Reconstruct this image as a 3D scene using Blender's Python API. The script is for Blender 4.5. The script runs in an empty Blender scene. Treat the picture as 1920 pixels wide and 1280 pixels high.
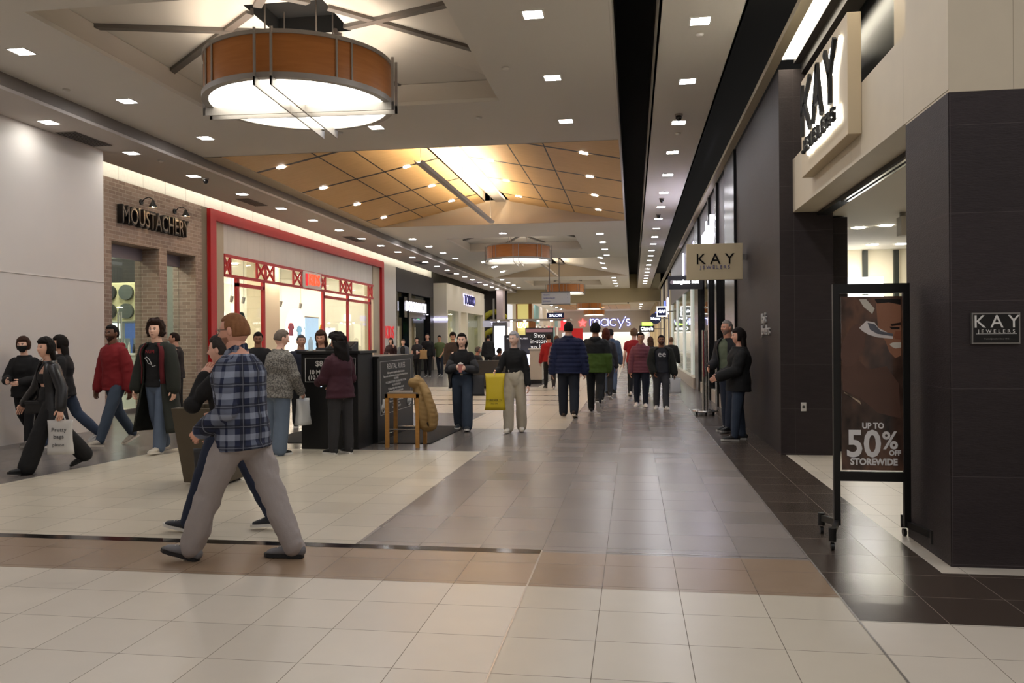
import bpy, math, random
import numpy as np
from mathutils import Vector, Matrix, noise
random.seed(7)
C = bpy.context.scene.collection
PI = math.pi
# ---------------------------------------------------------------- camera, world, exposure
sc = bpy.context.scene
cam_d = bpy.data.cameras.new('camera'); cam = bpy.data.objects.new('camera', cam_d); C.objects.link(cam)
cam_d.sensor_width = 36; cam_d.lens = 1526.9 * 36 / 1920; cam_d.clip_end = 300
_yaw, _pitch, _roll = .147523, -.00158, .0073765
_f = Vector((-math.sin(_yaw)*math.cos(_pitch), math.cos(_yaw)*math.cos(_pitch), math.sin(_pitch)))
_r = Vector((math.cos(_yaw), math.sin(_yaw), 0)); _d = _f.cross(_r)
_cx = math.cos(_roll)*_r + math.sin(_roll)*_d; _cd = -math.sin(_roll)*_r + math.cos(_roll)*_d
_m = Matrix((_cx, -_cd, -_f)).transposed().to_4x4(); _m.translation = (0, 0, 1.6); cam.matrix_world = _m
sc.camera = cam
sc.view_settings.view_transform = 'Standard'; sc.view_settings.look = 'None'
sc.view_settings.gamma = 1; sc.view_settings.use_curve_mapping = False
sc.view_settings.exposure = 1.24
w = bpy.data.worlds.new('world'); sc.world = w; w.use_nodes = True
w.node_tree.nodes['Background'].inputs[0].default_value = (1.0, .96, .93, 1)
w.node_tree.nodes['Background'].inputs[1].default_value = .36
sc.cycles.max_bounces = 6; sc.cycles.diffuse_bounces = 4; sc.cycles.glossy_bounces = 3; sc.cycles.transparent_max_bounces = 10
sc.cycles.sample_clamp_indirect = 6; sc.cycles.caustics_reflective = False; sc.cycles.caustics_refractive = False
DOWN = 60.0      # radiance of a ceiling downlight
# ---------------------------------------------------------------- tagging
def tag(o, label=None, cat=None, group=None, kind=None):
    if label: o['label'] = label
    if cat: o['category'] = cat
    if group: o['group'] = group
    if kind: o['kind'] = kind
    return o
def empty(name, loc=(0, 0, 0), rz=0, label=None, cat=None, group=None):
    o = bpy.data.objects.new(name, None); C.objects.link(o); o.location = loc; o.rotation_euler = (0, 0, rz)
    o.empty_display_size = .1
    return tag(o, label, cat, group)
def copy_tree(o, parent=None):
    c = o.copy(); C.objects.link(c); c.parent = parent
    for ch in list(o.children): copy_tree(ch, c)
    return c
# ---------------------------------------------------------------- materials
def srgb(c):
    if isinstance(c, str): c = [int(c[i:i+2], 16)/255 for i in (0, 2, 4)]
    return tuple((x/12.92 if x <= .04045 else ((x+.055)/1.055)**2.4) for x in c) + (1,)
_MC = {}
def new_mat(name):
    m = bpy.data.materials.new(name); m.use_nodes = True
    return m, m.node_tree, m.node_tree.nodes['Principled BSDF']
def nm(nt, op, a, b=None, clamp=False):
    n = nt.nodes.new('ShaderNodeMath'); n.operation = op; n.use_clamp = clamp
    for i, v in enumerate((a, b)):
        if v is None: continue
        if isinstance(v, (int, float)): n.inputs[i].default_value = v
        else: nt.links.new(v, n.inputs[i])
    return n.outputs[0]
def mixc(nt, f, a, b, mode='MIX'):
    n = nt.nodes.new('ShaderNodeMix'); n.data_type = 'RGBA'; n.blend_type = mode
    for i, v in ((0, f), (6, a), (7, b)):
        if hasattr(v, 'links'): nt.links.new(v, n.inputs[i])
        else: n.inputs[i].default_value = v
    return n.outputs[2]
def coords(nt):
    tc = nt.nodes.new('ShaderNodeTexCoord'); s = nt.nodes.new('ShaderNodeSeparateXYZ')
    nt.links.new(tc.outputs['Object'], s.inputs[0]); return tc.outputs['Object'], s.outputs
def bump(nt, bs, h, strength, dist=.01):
    b = nt.nodes.new('ShaderNodeBump'); b.inputs['Strength'].default_value = strength; b.inputs['Distance'].default_value = dist
    nt.links.new(h, b.inputs['Height']); nt.links.new(b.outputs[0], bs.inputs['Normal'])
def noise_tex(nt, vec, scale, detail=3, stretch=None):
    if stretch:
        mp = nt.nodes.new('ShaderNodeMapping'); mp.inputs['Scale'].default_value = stretch; nt.links.new(vec, mp.inputs[0]); vec = mp.outputs[0]
    n = nt.nodes.new('ShaderNodeTexNoise'); n.inputs['Scale'].default_value = scale; n.inputs['Detail'].default_value = detail
    nt.links.new(vec, n.inputs['Vector']); return n.outputs[0]
def M(col, rough=.6, metal=0, emit=0, var=0, vs=6, bmp=0, bs=60, name=None, alpha=1, stretch=None, spec=None):
    key = (str(col), rough, metal, emit, var, vs, bmp, bs, alpha, stretch, spec)
    if key in _MC: return _MC[key]
    m, nt, p = new_mat(name or 'm_' + str(len(_MC)))
    c = srgb(col) if isinstance(col, str) or len(col) == 3 else col
    p.inputs['Base Color'].default_value = c; p.inputs['Roughness'].default_value = rough; p.inputs['Metallic'].default_value = metal
    if spec is not None: p.inputs['Specular IOR Level'].default_value = spec
    if emit: p.inputs['Emission Color'].default_value = c; p.inputs['Emission Strength'].default_value = emit
    if var or bmp:
        v, _ = coords(nt)
        if var:
            n = noise_tex(nt, v, vs, 4, stretch)
            k = nm(nt, 'ADD', nm(nt, 'MULTIPLY', n, 2*var), 1-var)
            cc = nt.nodes.new('ShaderNodeCombineColor')
            for i in range(3): nt.links.new(k, cc.inputs[i])
            o = mixc(nt, 1.0, c, cc.outputs[0], 'MULTIPLY'); nt.links.new(o, p.inputs['Base Color'])
        if bmp: bump(nt, p, noise_tex(nt, v, bs, 3), bmp, .004)
    if alpha < 1: p.inputs['Alpha'].default_value = alpha
    _MC[key] = m; return m
def E(col, s, name=None): return M(col, .5, 0, s*.75, name=name)
def glass(tint='eff4f2', refl=.12, rough=.02):
    key = ('glass', tint, refl)
    if key in _MC: return _MC[key]
    m, nt, p = new_mat('glass'); nt.nodes.remove(p)
    t = nt.nodes.new('ShaderNodeBsdfTransparent'); t.inputs[0].default_value = srgb(tint)
    g = nt.nodes.new('ShaderNodeBsdfGlossy'); g.inputs['Roughness'].default_value = rough
    fr = nt.nodes.new('ShaderNodeLayerWeight'); fr.inputs[0].default_value = .5
    k = nm(nt, 'ADD', nm(nt, 'MULTIPLY', nm(nt, 'POWER', fr.outputs[1], 5), .5), refl*.35, True)
    mx = nt.nodes.new('ShaderNodeMixShader'); nt.links.new(k, mx.inputs[0]); nt.links.new(t.outputs[0], mx.inputs[1]); nt.links.new(g.outputs[0], mx.inputs[2])
    nt.links.new(mx.outputs[0], nt.nodes['Material Output'].inputs[0]); _MC[key] = m; return m
def line_mask(nt, x, size, off, width):
    """1 on grid lines of one axis"""
    f = nm(nt, 'FRACT', nm(nt, 'DIVIDE', nm(nt, 'SUBTRACT', x, off - size*100), size))
    d = nm(nt, 'MINIMUM', f, nm(nt, 'SUBTRACT', 1, f))
    return nm(nt, 'LESS_THAN', d, width/size/2)
def cell_rand(nt, xs, sizes, offs):
    cv = nt.nodes.new('ShaderNodeCombineXYZ')
    for i, (x, s, o) in enumerate(zip(xs, sizes, offs)):
        nt.links.new(nm(nt, 'FLOOR', nm(nt, 'DIVIDE', nm(nt, 'SUBTRACT', x, o - s*100), s)), cv.inputs[i])
    wn = nt.nodes.new('ShaderNodeTexWhiteNoise'); nt.links.new(cv.outputs[0], wn.inputs[0]); return wn.outputs[0]
def tile_mat(name, col, grout, ax=(0, 1), size=(.486, .486), off=(1.25, 5.31), width=.004, rough=.28, jit=.08, tex=.06, ts=5, stretch=None, bmp=.0, spec=.5):
    m, nt, p = new_mat(name); v, s = coords(nt); a, b = s[ax[0]], s[ax[1]]
    r = cell_rand(nt, (a, b), size, off); n = noise_tex(nt, v, ts, 5, stretch)
    k = nm(nt, 'ADD', nm(nt, 'MULTIPLY', r, jit*2), nm(nt, 'ADD', nm(nt, 'MULTIPLY', n, tex*2), 1-jit-tex))
    cc = nt.nodes.new('ShaderNodeCombineColor')
    for i in range(3): nt.links.new(k, cc.inputs[i])
    o = mixc(nt, 1.0, srgb(col), cc.outputs[0], 'MULTIPLY')
    g = nm(nt, 'MAXIMUM', line_mask(nt, a, size[0], off[0], width), line_mask(nt, b, size[1], off[1], width))
    o = mixc(nt, g, o, srgb(grout)); nt.links.new(o, p.inputs['Base Color'])
    rr = nm(nt, 'ADD', nm(nt, 'MULTIPLY', r, .04), rough-.02); nt.links.new(nm(nt, 'MAXIMUM', rr, nm(nt, 'MULTIPLY', g, .8)), p.inputs['Roughness'])
    p.inputs['Specular IOR Level'].default_value = spec
    if bmp: bump(nt, p, noise_tex(nt, v, 14, 4, stretch), bmp, .01)
    return m
def brick_mat():
    m, nt, p = new_mat('brick'); v, s = coords(nt)
    cv = nt.nodes.new('ShaderNodeCombineXYZ'); nt.links.new(nm(nt, 'ADD', s[0], s[1]), cv.inputs[0]); nt.links.new(s[2], cv.inputs[1])
    b = nt.nodes.new('ShaderNodeTexBrick'); nt.links.new(cv.outputs[0], b.inputs['Vector'])
    for k, x in (('Color1', srgb('a08a7e')), ('Color2', srgb('7d695f')), ('Mortar', srgb('b3a79a'))): b.inputs[k].default_value = x
    b.inputs['Scale'].default_value = 1; b.inputs['Mortar Size'].default_value = .007; b.inputs['Brick Width'].default_value = .235; b.inputs['Row Height'].default_value = .085
    n = noise_tex(nt, v, 9, 5); o = mixc(nt, nm(nt, 'MULTIPLY', n, .5), b.outputs[0], srgb('a08f84')); nt.links.new(o, p.inputs['Base Color'])
    p.inputs['Roughness'].default_value = .9
    bump(nt, p, nm(nt, 'SUBTRACT', n, nm(nt, 'MULTIPLY', b.outputs[1], 1.5)), .5, .01); return m
def wood_mat(name, c1, c2, rough=.45, stretch=(1, 1, 12), sc_=3, lines=None):
    m, nt, p = new_mat(name); v, s = coords(nt)
    n = noise_tex(nt, v, sc_, 6, stretch); o = mixc(nt, n, srgb(c1), srgb(c2))
    if lines:
        g = None
        for ax, size, off, width in lines:
            l = line_mask(nt, s[ax], size, off, width); g = l if g is None else nm(nt, 'MAXIMUM', g, l)
        o = mixc(nt, g, o, srgb('1a120a'))
    nt.links.new(o, p.inputs['Base Color']); p.inputs['Roughness'].default_value = rough; return m
# ---------------------------------------------------------------- mesh builder
class MB:
    def __init__(s): s.v = []; s.f = []; s.mi = []; s.cur = 0
    def mat(s, i): s.cur = i; return s
    def add(s, vs, fs):
        o = len(s.v); s.v += [tuple(v) for v in vs]; s.f += [tuple(i+o for i in f) for f in fs]; s.mi += [s.cur]*len(fs); return s
    def box(s, x0, x1, y0, y1, z0, z1):
        vs = [(x, y, z) for z in (z0, z1) for y in (y0, y1) for x in (x0, x1)]
        return s.add(vs, [(0, 2, 3, 1), (4, 5, 7, 6), (0, 1, 5, 4), (2, 6, 7, 3), (0, 4, 6, 2), (1, 3, 7, 5)])
    def obox(s, c, size, R):
        c = Vector(c); h = [Vector((sx*size[0]/2, sy*size[1]/2, sz*size[2]/2)) for sz in (-1, 1) for sy in (-1, 1) for sx in (-1, 1)]
        return s.add([c + R @ x for x in h], [(0, 2, 3, 1), (4, 5, 7, 6), (0, 1, 5, 4), (2, 6, 7, 3), (0, 4, 6, 2), (1, 3, 7, 5)])
    def bar(s, p0, p1, wd, ht, up=(0, 0, 1)):
        p0, p1 = Vector(p0), Vector(p1); d = (p1-p0); L = d.length; d.normalize(); u = Vector(up)
        sd = d.cross(u)
        if sd.length < 1e-4: sd = d.cross(Vector((1, 0, 0)))
        sd.normalize(); u = sd.cross(d)
        return s.obox((p0+p1)/2, (wd, L, ht), Matrix((sd, d, u)).transposed())
    def rings(s, R, cap0=True, cap1=True, closed=True):
        n = len(R[0]); vs = [p for r in R for p in r]; fs = []
        for i in range(len(R)-1):
            for j in range(n if closed else n-1):
                k = (j+1) % n; fs.append((i*n+j, i*n+k, (i+1)*n+k, (i+1)*n+j))
        if cap0: fs.append(tuple(range(n-1, -1, -1)))
        if cap1: fs.append(tuple((len(R)-1)*n+j for j in range(n)))
        return s.add(vs, fs)
    def cyl(s, p0, p1, r0, r1=None, n=20, cap=True):
        r1 = r0 if r1 is None else r1; p0, p1 = Vector(p0), Vector(p1); d = (p1-p0).normalized()
        a = d.orthogonal().normalized(); b = d.cross(a)
        R = [[p + (a*math.cos(2*PI*j/n) + b*math.sin(2*PI*j/n))*r for j in range(n)] for p, r in ((p0, r0), (p1, r1))]
        return s.rings(R, cap, cap)
    def lathe(s, c, prof, n=32, a0=0, a1=2*PI):
        R = [[(c[0]+r*math.cos(a0+(a1-a0)*j/n), c[1]+r*math.sin(a0+(a1-a0)*j/n), c[2]+z) for j in range(n)] for r, z in prof]
        return s.rings(R, False, False)
    def prism(s, poly, d):
        n = len(poly); d = Vector(d); vs = [Vector(p) for p in poly] + [Vector(p)+d for p in poly]
        return s.add(vs, [tuple(range(n-1, -1, -1)), tuple(range(n, 2*n))] + [(i, (i+1) % n, n+(i+1) % n, n+i) for i in range(n)])
    def tube(s, pts, rad, ref=(1, 0, 0), n=14, round_=True):
        """pts: centres; rad: (a, b) per point, a along ref, b across; rounded ends"""
        pts = [Vector(p) for p in pts]; rad = [(r, r) if isinstance(r, (int, float)) else r for r in rad]; R = []
        P = []; ref = Vector(ref)
        for i, p in enumerate(pts):
            d = (pts[min(i+1, len(pts)-1)] - pts[max(i-1, 0)]).normalized()
            P.append((p, d, rad[i]))
        if round_:
            p, d, (a, b) = P[0]; r = min(a, b); st = [(p - d*r*math.sin(t), d, (a*math.cos(t), b*math.cos(t))) for t in (1.35, .95, .5)]
            p, d, (a, b) = P[-1]; r = min(a, b); en = [(p + d*r*math.sin(t), d, (a*math.cos(t), b*math.cos(t))) for t in (.5, .95, 1.35)]
            P = st + P + en
        for p, d, (a, b) in P:
            x = ref - d*ref.dot(d)
            if x.length < 1e-3: x = d.orthogonal()
            x.normalize(); y = d.cross(x)
            R.append([p + x*a*math.cos(2*PI*j/n) + y*b*math.sin(2*PI*j/n) for j in range(n)])
        return s.rings(R)
    def ball(s, c, r, nu=16, nv=10):
        r = (r,)*3 if isinstance(r, (int, float)) else r
        R = [[(c[0]+r[0]*math.sin(t)*math.cos(2*PI*j/nu), c[1]+r[1]*math.sin(t)*math.sin(2*PI*j/nu), c[2]-r[2]*math.cos(t)) for j in range(nu)] for t in [PI*(i+.35)/(nv-.3) for i in range(nv)]]
        return s.rings(R)
    def mesh(s, name, mats):
        me = bpy.data.meshes.new(name); me.from_pydata([tuple(v) for v in s.v], [], s.f); 
        mats = mats if isinstance(mats, (list, tuple)) else [mats]
        for m in mats: me.materials.append(m)
        if len(mats) > 1: me.polygons.foreach_set('material_index', s.mi)
        me.update(); return me
    def build(s, name, mats, parent=None, smooth=False, bevel=0, label=None, cat=None, group=None, kind=None, loc=None, w=False):
        me = s.mesh(name, mats); o = bpy.data.objects.new(name, me); C.objects.link(o)
        if loc is not None: o.location = loc
        if smooth:
            me.polygons.foreach_set('use_smooth', [True]*len(me.polygons))
            if smooth == 'auto':
                try: me.set_sharp_from_angle(angle=.7)
                except Exception: pass
        if bevel:
            b = o.modifiers.new('bevel', 'BEVEL'); b.width = bevel; b.segments = 2; b.limit_method = 'ANGLE'
        if parent is not None:
            o.parent = parent
            if w: o.location = -parent.location
        return tag(o, label, cat, group, kind)
def struct(name, mb, mats, smooth=False, bevel=0, parent=None):
    return mb.build(name, mats, parent, smooth, bevel, kind='structure')
def text_mesh(txt, size, extr=.004, align='CENTER', xs=1.0, bold=0, sp=1.0):
    cu = bpy.data.curves.new('lettering', 'FONT'); cu.body = txt; cu.size = size; cu.extrude = extr; cu.align_x = align; cu.align_y = 'CENTER'
    cu.offset = bold; cu.space_character = sp; cu.resolution_u = 3
    o = bpy.data.objects.new('lettering', cu); me = bpy.data.meshes.new_from_object(o)
    bpy.data.objects.remove(o); bpy.data.curves.remove(cu)
    if xs != 1: me.transform(Matrix.Diagonal((xs, 1, 1, 1)))
    return me
def text(name, txt, size, loc, right, up, mat, parent=None, extr=.004, align='CENTER', xs=1.0, bold=0, sp=1.0, w=True):
    """lettering whose reading direction is `right`, letters standing along `up`"""
    me = text_mesh(txt, size, extr, align, xs, bold, sp); r, u = Vector(right).normalized(), Vector(up).normalized(); n = r.cross(u)
    T = Matrix((r, u, n)).transposed().to_4x4(); T.translation = loc
    me.transform(T); me.materials.clear(); me.materials.append(mat)
    o = bpy.data.objects.new(name, me); C.objects.link(o)
    if parent is not None:
        o.parent = parent
        if w: o.location = -parent.location
    return o
# ================================================================= the setting
CEIL, SOFF = 5.44, 5.2
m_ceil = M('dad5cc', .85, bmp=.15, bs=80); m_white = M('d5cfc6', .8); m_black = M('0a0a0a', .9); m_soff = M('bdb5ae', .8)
m_fascia = M('8c857c', .8); m_coff = M('cfc9bf', .85)
m_steel = M('a5a09b', .45, .3); m_steel_d = M('6f6a65', .5, .3); m_blk = M('100f10', .5); m_blkg = M('0c0c0d', .25); m_chrome = M('c9c7c4', .18, 1)
# floor zones: (x0,x1,y0,y1)
t_cream = tile_mat('cream_tile', 'c2b9a8', '665c4e', rough=.3, jit=.05, tex=.04)
t_light = tile_mat('light_tile', 'cbc2b4', '756b5c', rough=.3, jit=.05, tex=.04)
t_taupe = tile_mat('taupe_tile', '847c77', '403a35', rough=.27, jit=.07, tex=.05, ts=1.2, stretch=(1, 2, 1))
t_brown = tile_mat('brown_tile', '8f7963', '4a3d31', off=(1.25, 5.79), rough=.28, jit=.06, tex=.08)
t_dark = tile_mat('dark_tile', '453b34', '8a8178', off=(1.25, 4.84), width=.0025, rough=.24, jit=.08, tex=.2, stretch=(1, 5, 1))
t_grey = tile_mat('grey_tile', '6d6763', '35312d', rough=.25, jit=.07, tex=.05, ts=1.2, stretch=(1, 2, 1))
t_blk = M('17120f', .12); t_metal = M('b9b4ae', .3, .8)
fm = [t_cream, t_light, t_taupe, t_brown, t_dark, t_grey, t_blk, t_metal]
fl = MB()
def zone(mi, poly, lvl=0):
    z = lvl*.0008
    fl.mat(mi).add([(x, y, z) for x, y in poly], [tuple(range(len(poly)))])
def zr(mi, x0, x1, y0, y1, lvl=0): zone(mi, [(x0, y0), (x1, y0), (x1, y1), (x0, y1)], lvl)
zr(5, -14, 8, -12, 112, 0)
zr(1, -9.8, -.695, -12, 5.25, 1); zr(0, -.695, 1.25, -12, 5.31, 1); zr(1, 1.25, 8, -12, 4.84, 1)
zr(3, -9.8, 1.25, 5.25, 6.1, 2); zr(6, -7.1, -.695, 6.05, 6.17, 3)
zone(0, [(-7.35, 6.17), (-2.18, 6.17), (-2.18, 11.55), (-6.85, 11.55)], 2)
zr(2, -2.18, 1.25, 6.1, 60, 1)
zr(4, 1.25, 2.06, 4.84, 19, 2); zr(4, 2.06, 8, 4.84, 5.88, 2); zr(1, 2.06, 8, 5.88, 14, 1)
zr(0, -8.3, -3.2, 17.6, 27.5, 2); zr(0, -3.2, -1.2, 14.5, 34, 2)
for y in (19.9, 21.4, 23.2, 25.4): zr(6, -8.3, -1.6, y, y+.14, 3)
zr(0, -2.2, -.6, 34, 105, 2); zr(0, -7.5, -4.6, 40, 105, 2)
zr(7, 1.245, 1.257, -3, 19, 4); zr(7, -.7, -.688, 3, 6.16, 4); zr(7, -.69, 1.25, 6.155, 6.165, 4); zr(7, -2.2, 1.25, 11.55, 11.56, 4); zr(7, -.6, 1.9, 15.2, 15.21, 4)
struct('floor', fl, fm)
sb = MB(); sb.box(-14, 8, -12, 112, -.2, -.01); struct('floor_slab', sb, m_fascia)
# --- walls
B = MB(); B.box(-9.95, -9.8, -12, 13.98, 0, 5.2); B.box(-9.8, -9.79, -12, 13.98, 2.735, 2.74)
struct('wall_hoarding', B, M('dcd5cf', .8, var=.04, vs=1.5, bmp=.12, bs=90))
m_frz = tile_mat('frieze_panel', 'c9c6bc', '8d897d', ax=(1, 2), size=(.9, 9), off=(0, 0), width=.012, rough=.9, jit=.03, tex=.12, ts=18)
B = MB(); B.box(-11.2, -11.0, -12, 43.9, 4.4, 6.2); struct('wall_frieze', B, m_frz)
B = MB(); B.box(-13, -8, -12.2, -12, 0, 6.3); B.box(-8, 7, -12.2, -12, 0, 6.3); struct('wall_back', B, m_ceil)
# --- left soffit with cove slot
SX0, SX1, MX = -10.35, -8.79, -.25
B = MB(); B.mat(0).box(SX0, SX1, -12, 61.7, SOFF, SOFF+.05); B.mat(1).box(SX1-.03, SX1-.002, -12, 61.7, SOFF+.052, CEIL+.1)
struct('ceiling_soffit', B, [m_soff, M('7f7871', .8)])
B = MB(); B.box(-11.3, SX0+.4, -12, 61.7, 6.2, 6.25); B.box(SX0+.4, SX0+.45, -12, 61.7, SOFF+.06, 6.2)
struct('ceiling_cove', B, m_ceil)
B = MB(); B.box(SX0+.15, SX0+.22, 12.5, 43.8, SOFF+.06, SOFF+.1)
B.build('cove_strip_light', E('fffaf0', 15), label='long warm strip light hidden in the cove above the left shopfronts', cat='strip light')
# --- main ceiling: flat bays with coffers, vaulted bays between
def flat_bay(y0, y1, co, x0=SX1, x1=MX, z=CEIL):
    B = MB(); cx0, cx1, cy0, cy1 = co; t = .06
    B.box(x0, cx0, y0, y1, z, z+t); B.box(cx1, x1, y0, y1, z, z+t); B.box(cx0, cx1, y0, cy0, z, z+t); B.box(cx0, cx1, cy1, y1, z, z+t)
    struct('ceiling', B, m_ceil)
    # coffer: vertical sides, then an octagonal pyramid deck with black centre
    B = MB(); h = .34; T = z+.06; zc = z+h
    B.mat(0); B.box(cx0-.06, cx0-.001, cy0-.06, cy1+.06, z+t+.002, zc); B.box(cx1+.001, cx1+.06, cy0-.06, cy1+.06, z+t+.002, zc); B.box(cx0, cx1, cy0-.06, cy0-.001, z+t+.002, zc); B.box(cx0, cx1, cy1+.001, cy1+.06, z+t+.002, zc)
    mx, my = (cx0+cx1)/2, (cy0+cy1)/2; e = .55; zt = zc+.28
    o = [(cx0-.06, cy0-.06, zc), (cx1+.06, cy0-.06, zc), (cx1+.06, cy1+.06, zc), (cx0-.06, cy1+.06, zc)]; i = [(mx-e, my-e, zt), (mx+e, my-e, zt), (mx+e, my+e, zt), (mx-e, my+e, zt)]
    B.mat(1)
    for k in range(4): B.add([o[k], o[(k+1) % 4], i[(k+1) % 4], i[k]], [(0, 1, 2, 3)])
    B.mat(2); B.box(mx-e, mx+e, my-e, my+e, zt+.25, zt+.3)
    for sx in (-1, 1): B.box(mx+sx*e, mx+sx*(e+.02), my-e, my+e, zt, zt+.3); B.box(mx-e, mx+e, my+sx*e, my+sx*(e+.02), zt, zt+.3)
    struct('ceiling_coffer', B, [m_coff, M('d8d3ca', .85), m_black])
    return mx, my
wood_v = wood_mat('maple_panel', 'd9b27a', 'c29a62', .5, (1, 6, 1), 2.2, lines=[(1, 2.55, 17.42, .12), (0, 100, -2.72, .035), (0, 100, -1.86, .035), (0, 100, -6.95, .035), (0, 100, -6.2, .035)])
def vault_bay(y0, y1, mat_, x0=SX1+.4, x1=MX, rise=.74, slot=.42):
    xm = -4.4; t = .05; zr_ = CEIL+rise
    B = MB()
    for a, b in (((x0, CEIL), (xm-slot, zr_)), ((xm+slot, zr_), (x1, CEIL))):
        B.prism([(a[0], y0, a[1]), (b[0], y0, b[1]), (b[0], y0, b[1]+t), (a[0], y0, a[1]+t)], (0, y1-y0, 0))
    struct('ceiling_vault', B, mat_)
    B = MB()
    for y in (y0-.02, y1-.02):   # gable ends
        B.prism([(x0-.4, y, CEIL), (x1, y, CEIL), (x1, y, CEIL+.05), (xm+slot, y, zr_+.05), (xm-slot, y, zr_+.05), (x0-.4, y, CEIL+.05)], (0, .04, 0))
    B.box(SX1, x0, y0, y1, CEIL-.02, CEIL+.05)
    B.box(xm-slot-.03, xm-slot, y0, y1, zr_, zr_+.3); B.box(xm+slot, xm+slot+.03, y0, y1, zr_, zr_+.3); B.box(xm-slot, xm+slot, y0, y1, zr_+.3, zr_+.33)
    struct('ceiling_ridge', B, M('b9aa94', .85))
    B = MB(); B.box(xm-.05, xm+.3, y0+2.3, y1-.1, zr_-.02, zr_+.06)
    struct('ceiling_ridge_box', B, M('8d857d', .6))
COF = [(-6.95, -2.1, 8.5, 12.9), (-6.95, -2.1, 30.0, 34.6), (-6.95, -2.1, 52.5, 57.5), (-6.95, -2.1, 83, 87.5)]
flat_bay(-12, 15.8, COF[0]); vault_bay(15.8, 26.6, wood_v); flat_bay(26.6, 38.2, COF[1])
vault_bay(38.2, 49.4, M('d8d2c8', .85)); flat_bay(49.4, 61.7, COF[2])
# --- right ceiling strip and the black voids
RX0, RX1 = .33, 1.33
B = MB(); B.box(RX0, RX1, -12, 61.7, CEIL, CEIL+.05); B.box(RX0, RX0+.03, -12, 61.7, CEIL, 5.95); B.box(RX1-.03, RX1, -12, 61.7, CEIL, 5.9)
B.box(MX+.002, MX+.03, -12, 61.7, CEIL-.0, 5.95)
struct('ceiling_strip', B, m_ceil)
B = MB(); B.box(MX-.02, 8, -12, 61.7, 6.5, 6.55); B.box(-12, MX, -12, 61.7, 6.9, 6.95)
struct('ceiling_void', B, m_black)
B = MB(); B.box(MX+.0, MX+.03, -12, 61.7, 5.95, 6.5); B.box(RX0+.0, RX0+.03, -12, 61.7, 5.95, 6.5); B.box(RX1-.03, RX1, -12, 61.7, 5.9, 6.5)
struct('ceiling_void_sides', B, m_black)
# bulkhead across the hall, second segment beyond
B = MB(); B.box(-13, 8, 61.7, 63.5, 4.45, 6.5); struct('ceiling_beam', B, M('b3a585', .85))
B = MB(); B.box(-13, 8, 63.5, 112, 5.44, 5.5); struct('ceiling_far', B, m_ceil)
B = MB(); B.prism([(-8.3, 66, 5.42), (-4.4, 66, 5.9), (-.3, 66, 5.42)], (0, 14, 0)); 
B = MB()
for y in (66, 90): B.box(-8.3, -.3, y, y+13, 5.405, 5.43)
struct('ceiling_far_panel', B, wood_v)
# far end wall
B = MB(); B.box(-13, 8, 110, 110.3, 2.55, 5.44); B.box(-13, -9.5, 110, 110.3, 0, 2.55); B.box(2.2, 8, 110, 110.3, 0, 2.55); B.box(-9.5, 2.2, 115, 115.2, 0, 3)
struct('wall_far', B, M('bdb6b0', .8))
B = MB(); B.box(-9.4, 2.1, 110.5, 115, 2.55, 2.6); struct('ceiling_anchor', B, E('fff7ea', 2.5))
# ================================================================= ceiling fittings
m_lamp = E('fcfbff', DOWN); m_trim = M('e6e2da', .5)
def downlight_mesh(s=.225, depth=.012):
    B = MB(); h = s/2; t = .022
    B.mat(1); B.box(-h-t, h+t, -h-t, -h, -.006, .0); B.box(-h-t, h+t, h, h+t, -.006, 0); B.box(-h-t, -h, -h, h, -.006, 0); B.box(h, h+t, -h, h, -.006, 0)
    a = B.mesh('trim_ring', [m_trim, m_trim]); 
    B = MB(); B.add([(-h, -h, -.003), (h, -h, -.003), (h, h, -.003), (-h, h, -.003)], [(0, 3, 2, 1)])
    return a, B.mesh('lens', [m_lamp])
_dl = downlight_mesh(); DLN = [0]
_lens_soft = _dl[1].copy(); _lens_soft.materials.clear(); _lens_soft.materials.append(E('fffdf6', DOWN*.45))
def downlight(x, y, z, label, group, tilt=0):
    r = bpy.data.objects.new('downlight', None); C.objects.link(r); r.location = (x, y, z); r.rotation_euler = (0, tilt, 0); r.empty_display_size = .1
    for n, me in zip(('trim_ring', 'lens'), _dl):
        o = bpy.data.objects.new(n, me if n != 'lens' or z != SOFF else _lens_soft); C.objects.link(o); o.parent = r
    return tag(r, label, 'ceiling light', group)
ords = ['nearest', 'second', 'third', 'fourth', 'fifth', 'sixth', 'seventh', 'eighth', 'ninth', 'tenth', 'eleventh', 'twelfth']
for i in range(-2, 22):
    y = 10.08 + i*2.33 - 2.33
    if y < 61: downlight(.83, y, CEIL, f'square downlight between the two black ceiling voids, {("place %d" % (i+1)) if i > 9 else ords[max(0,i)]} along the strip' if i >= 0 else 'square recessed downlight in the narrow strip ceiling above the camera', 'downlights along the strip ceiling')
for i in range(-3, 22):
    y = 12.01 + i*2.21
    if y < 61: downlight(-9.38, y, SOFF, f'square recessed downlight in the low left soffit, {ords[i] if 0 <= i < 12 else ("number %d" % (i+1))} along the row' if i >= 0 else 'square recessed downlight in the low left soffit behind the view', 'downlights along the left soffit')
for x, ys, t in ((-7.92, (5.4, 7.4, 9.65, 11.9, 14.3), 'left row'), (-1.14, (5.0, 7.3, 9.55, 11.9, 14.3), 'right row'), (-4.54, (2.0, 14.13), 'middle')):
    for k, y in enumerate(ys): downlight(x, y, CEIL, f'square recessed downlight in the first flat ceiling bay, {t}, {ords[k]} from the front', 'downlights around the first drum light')
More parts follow.
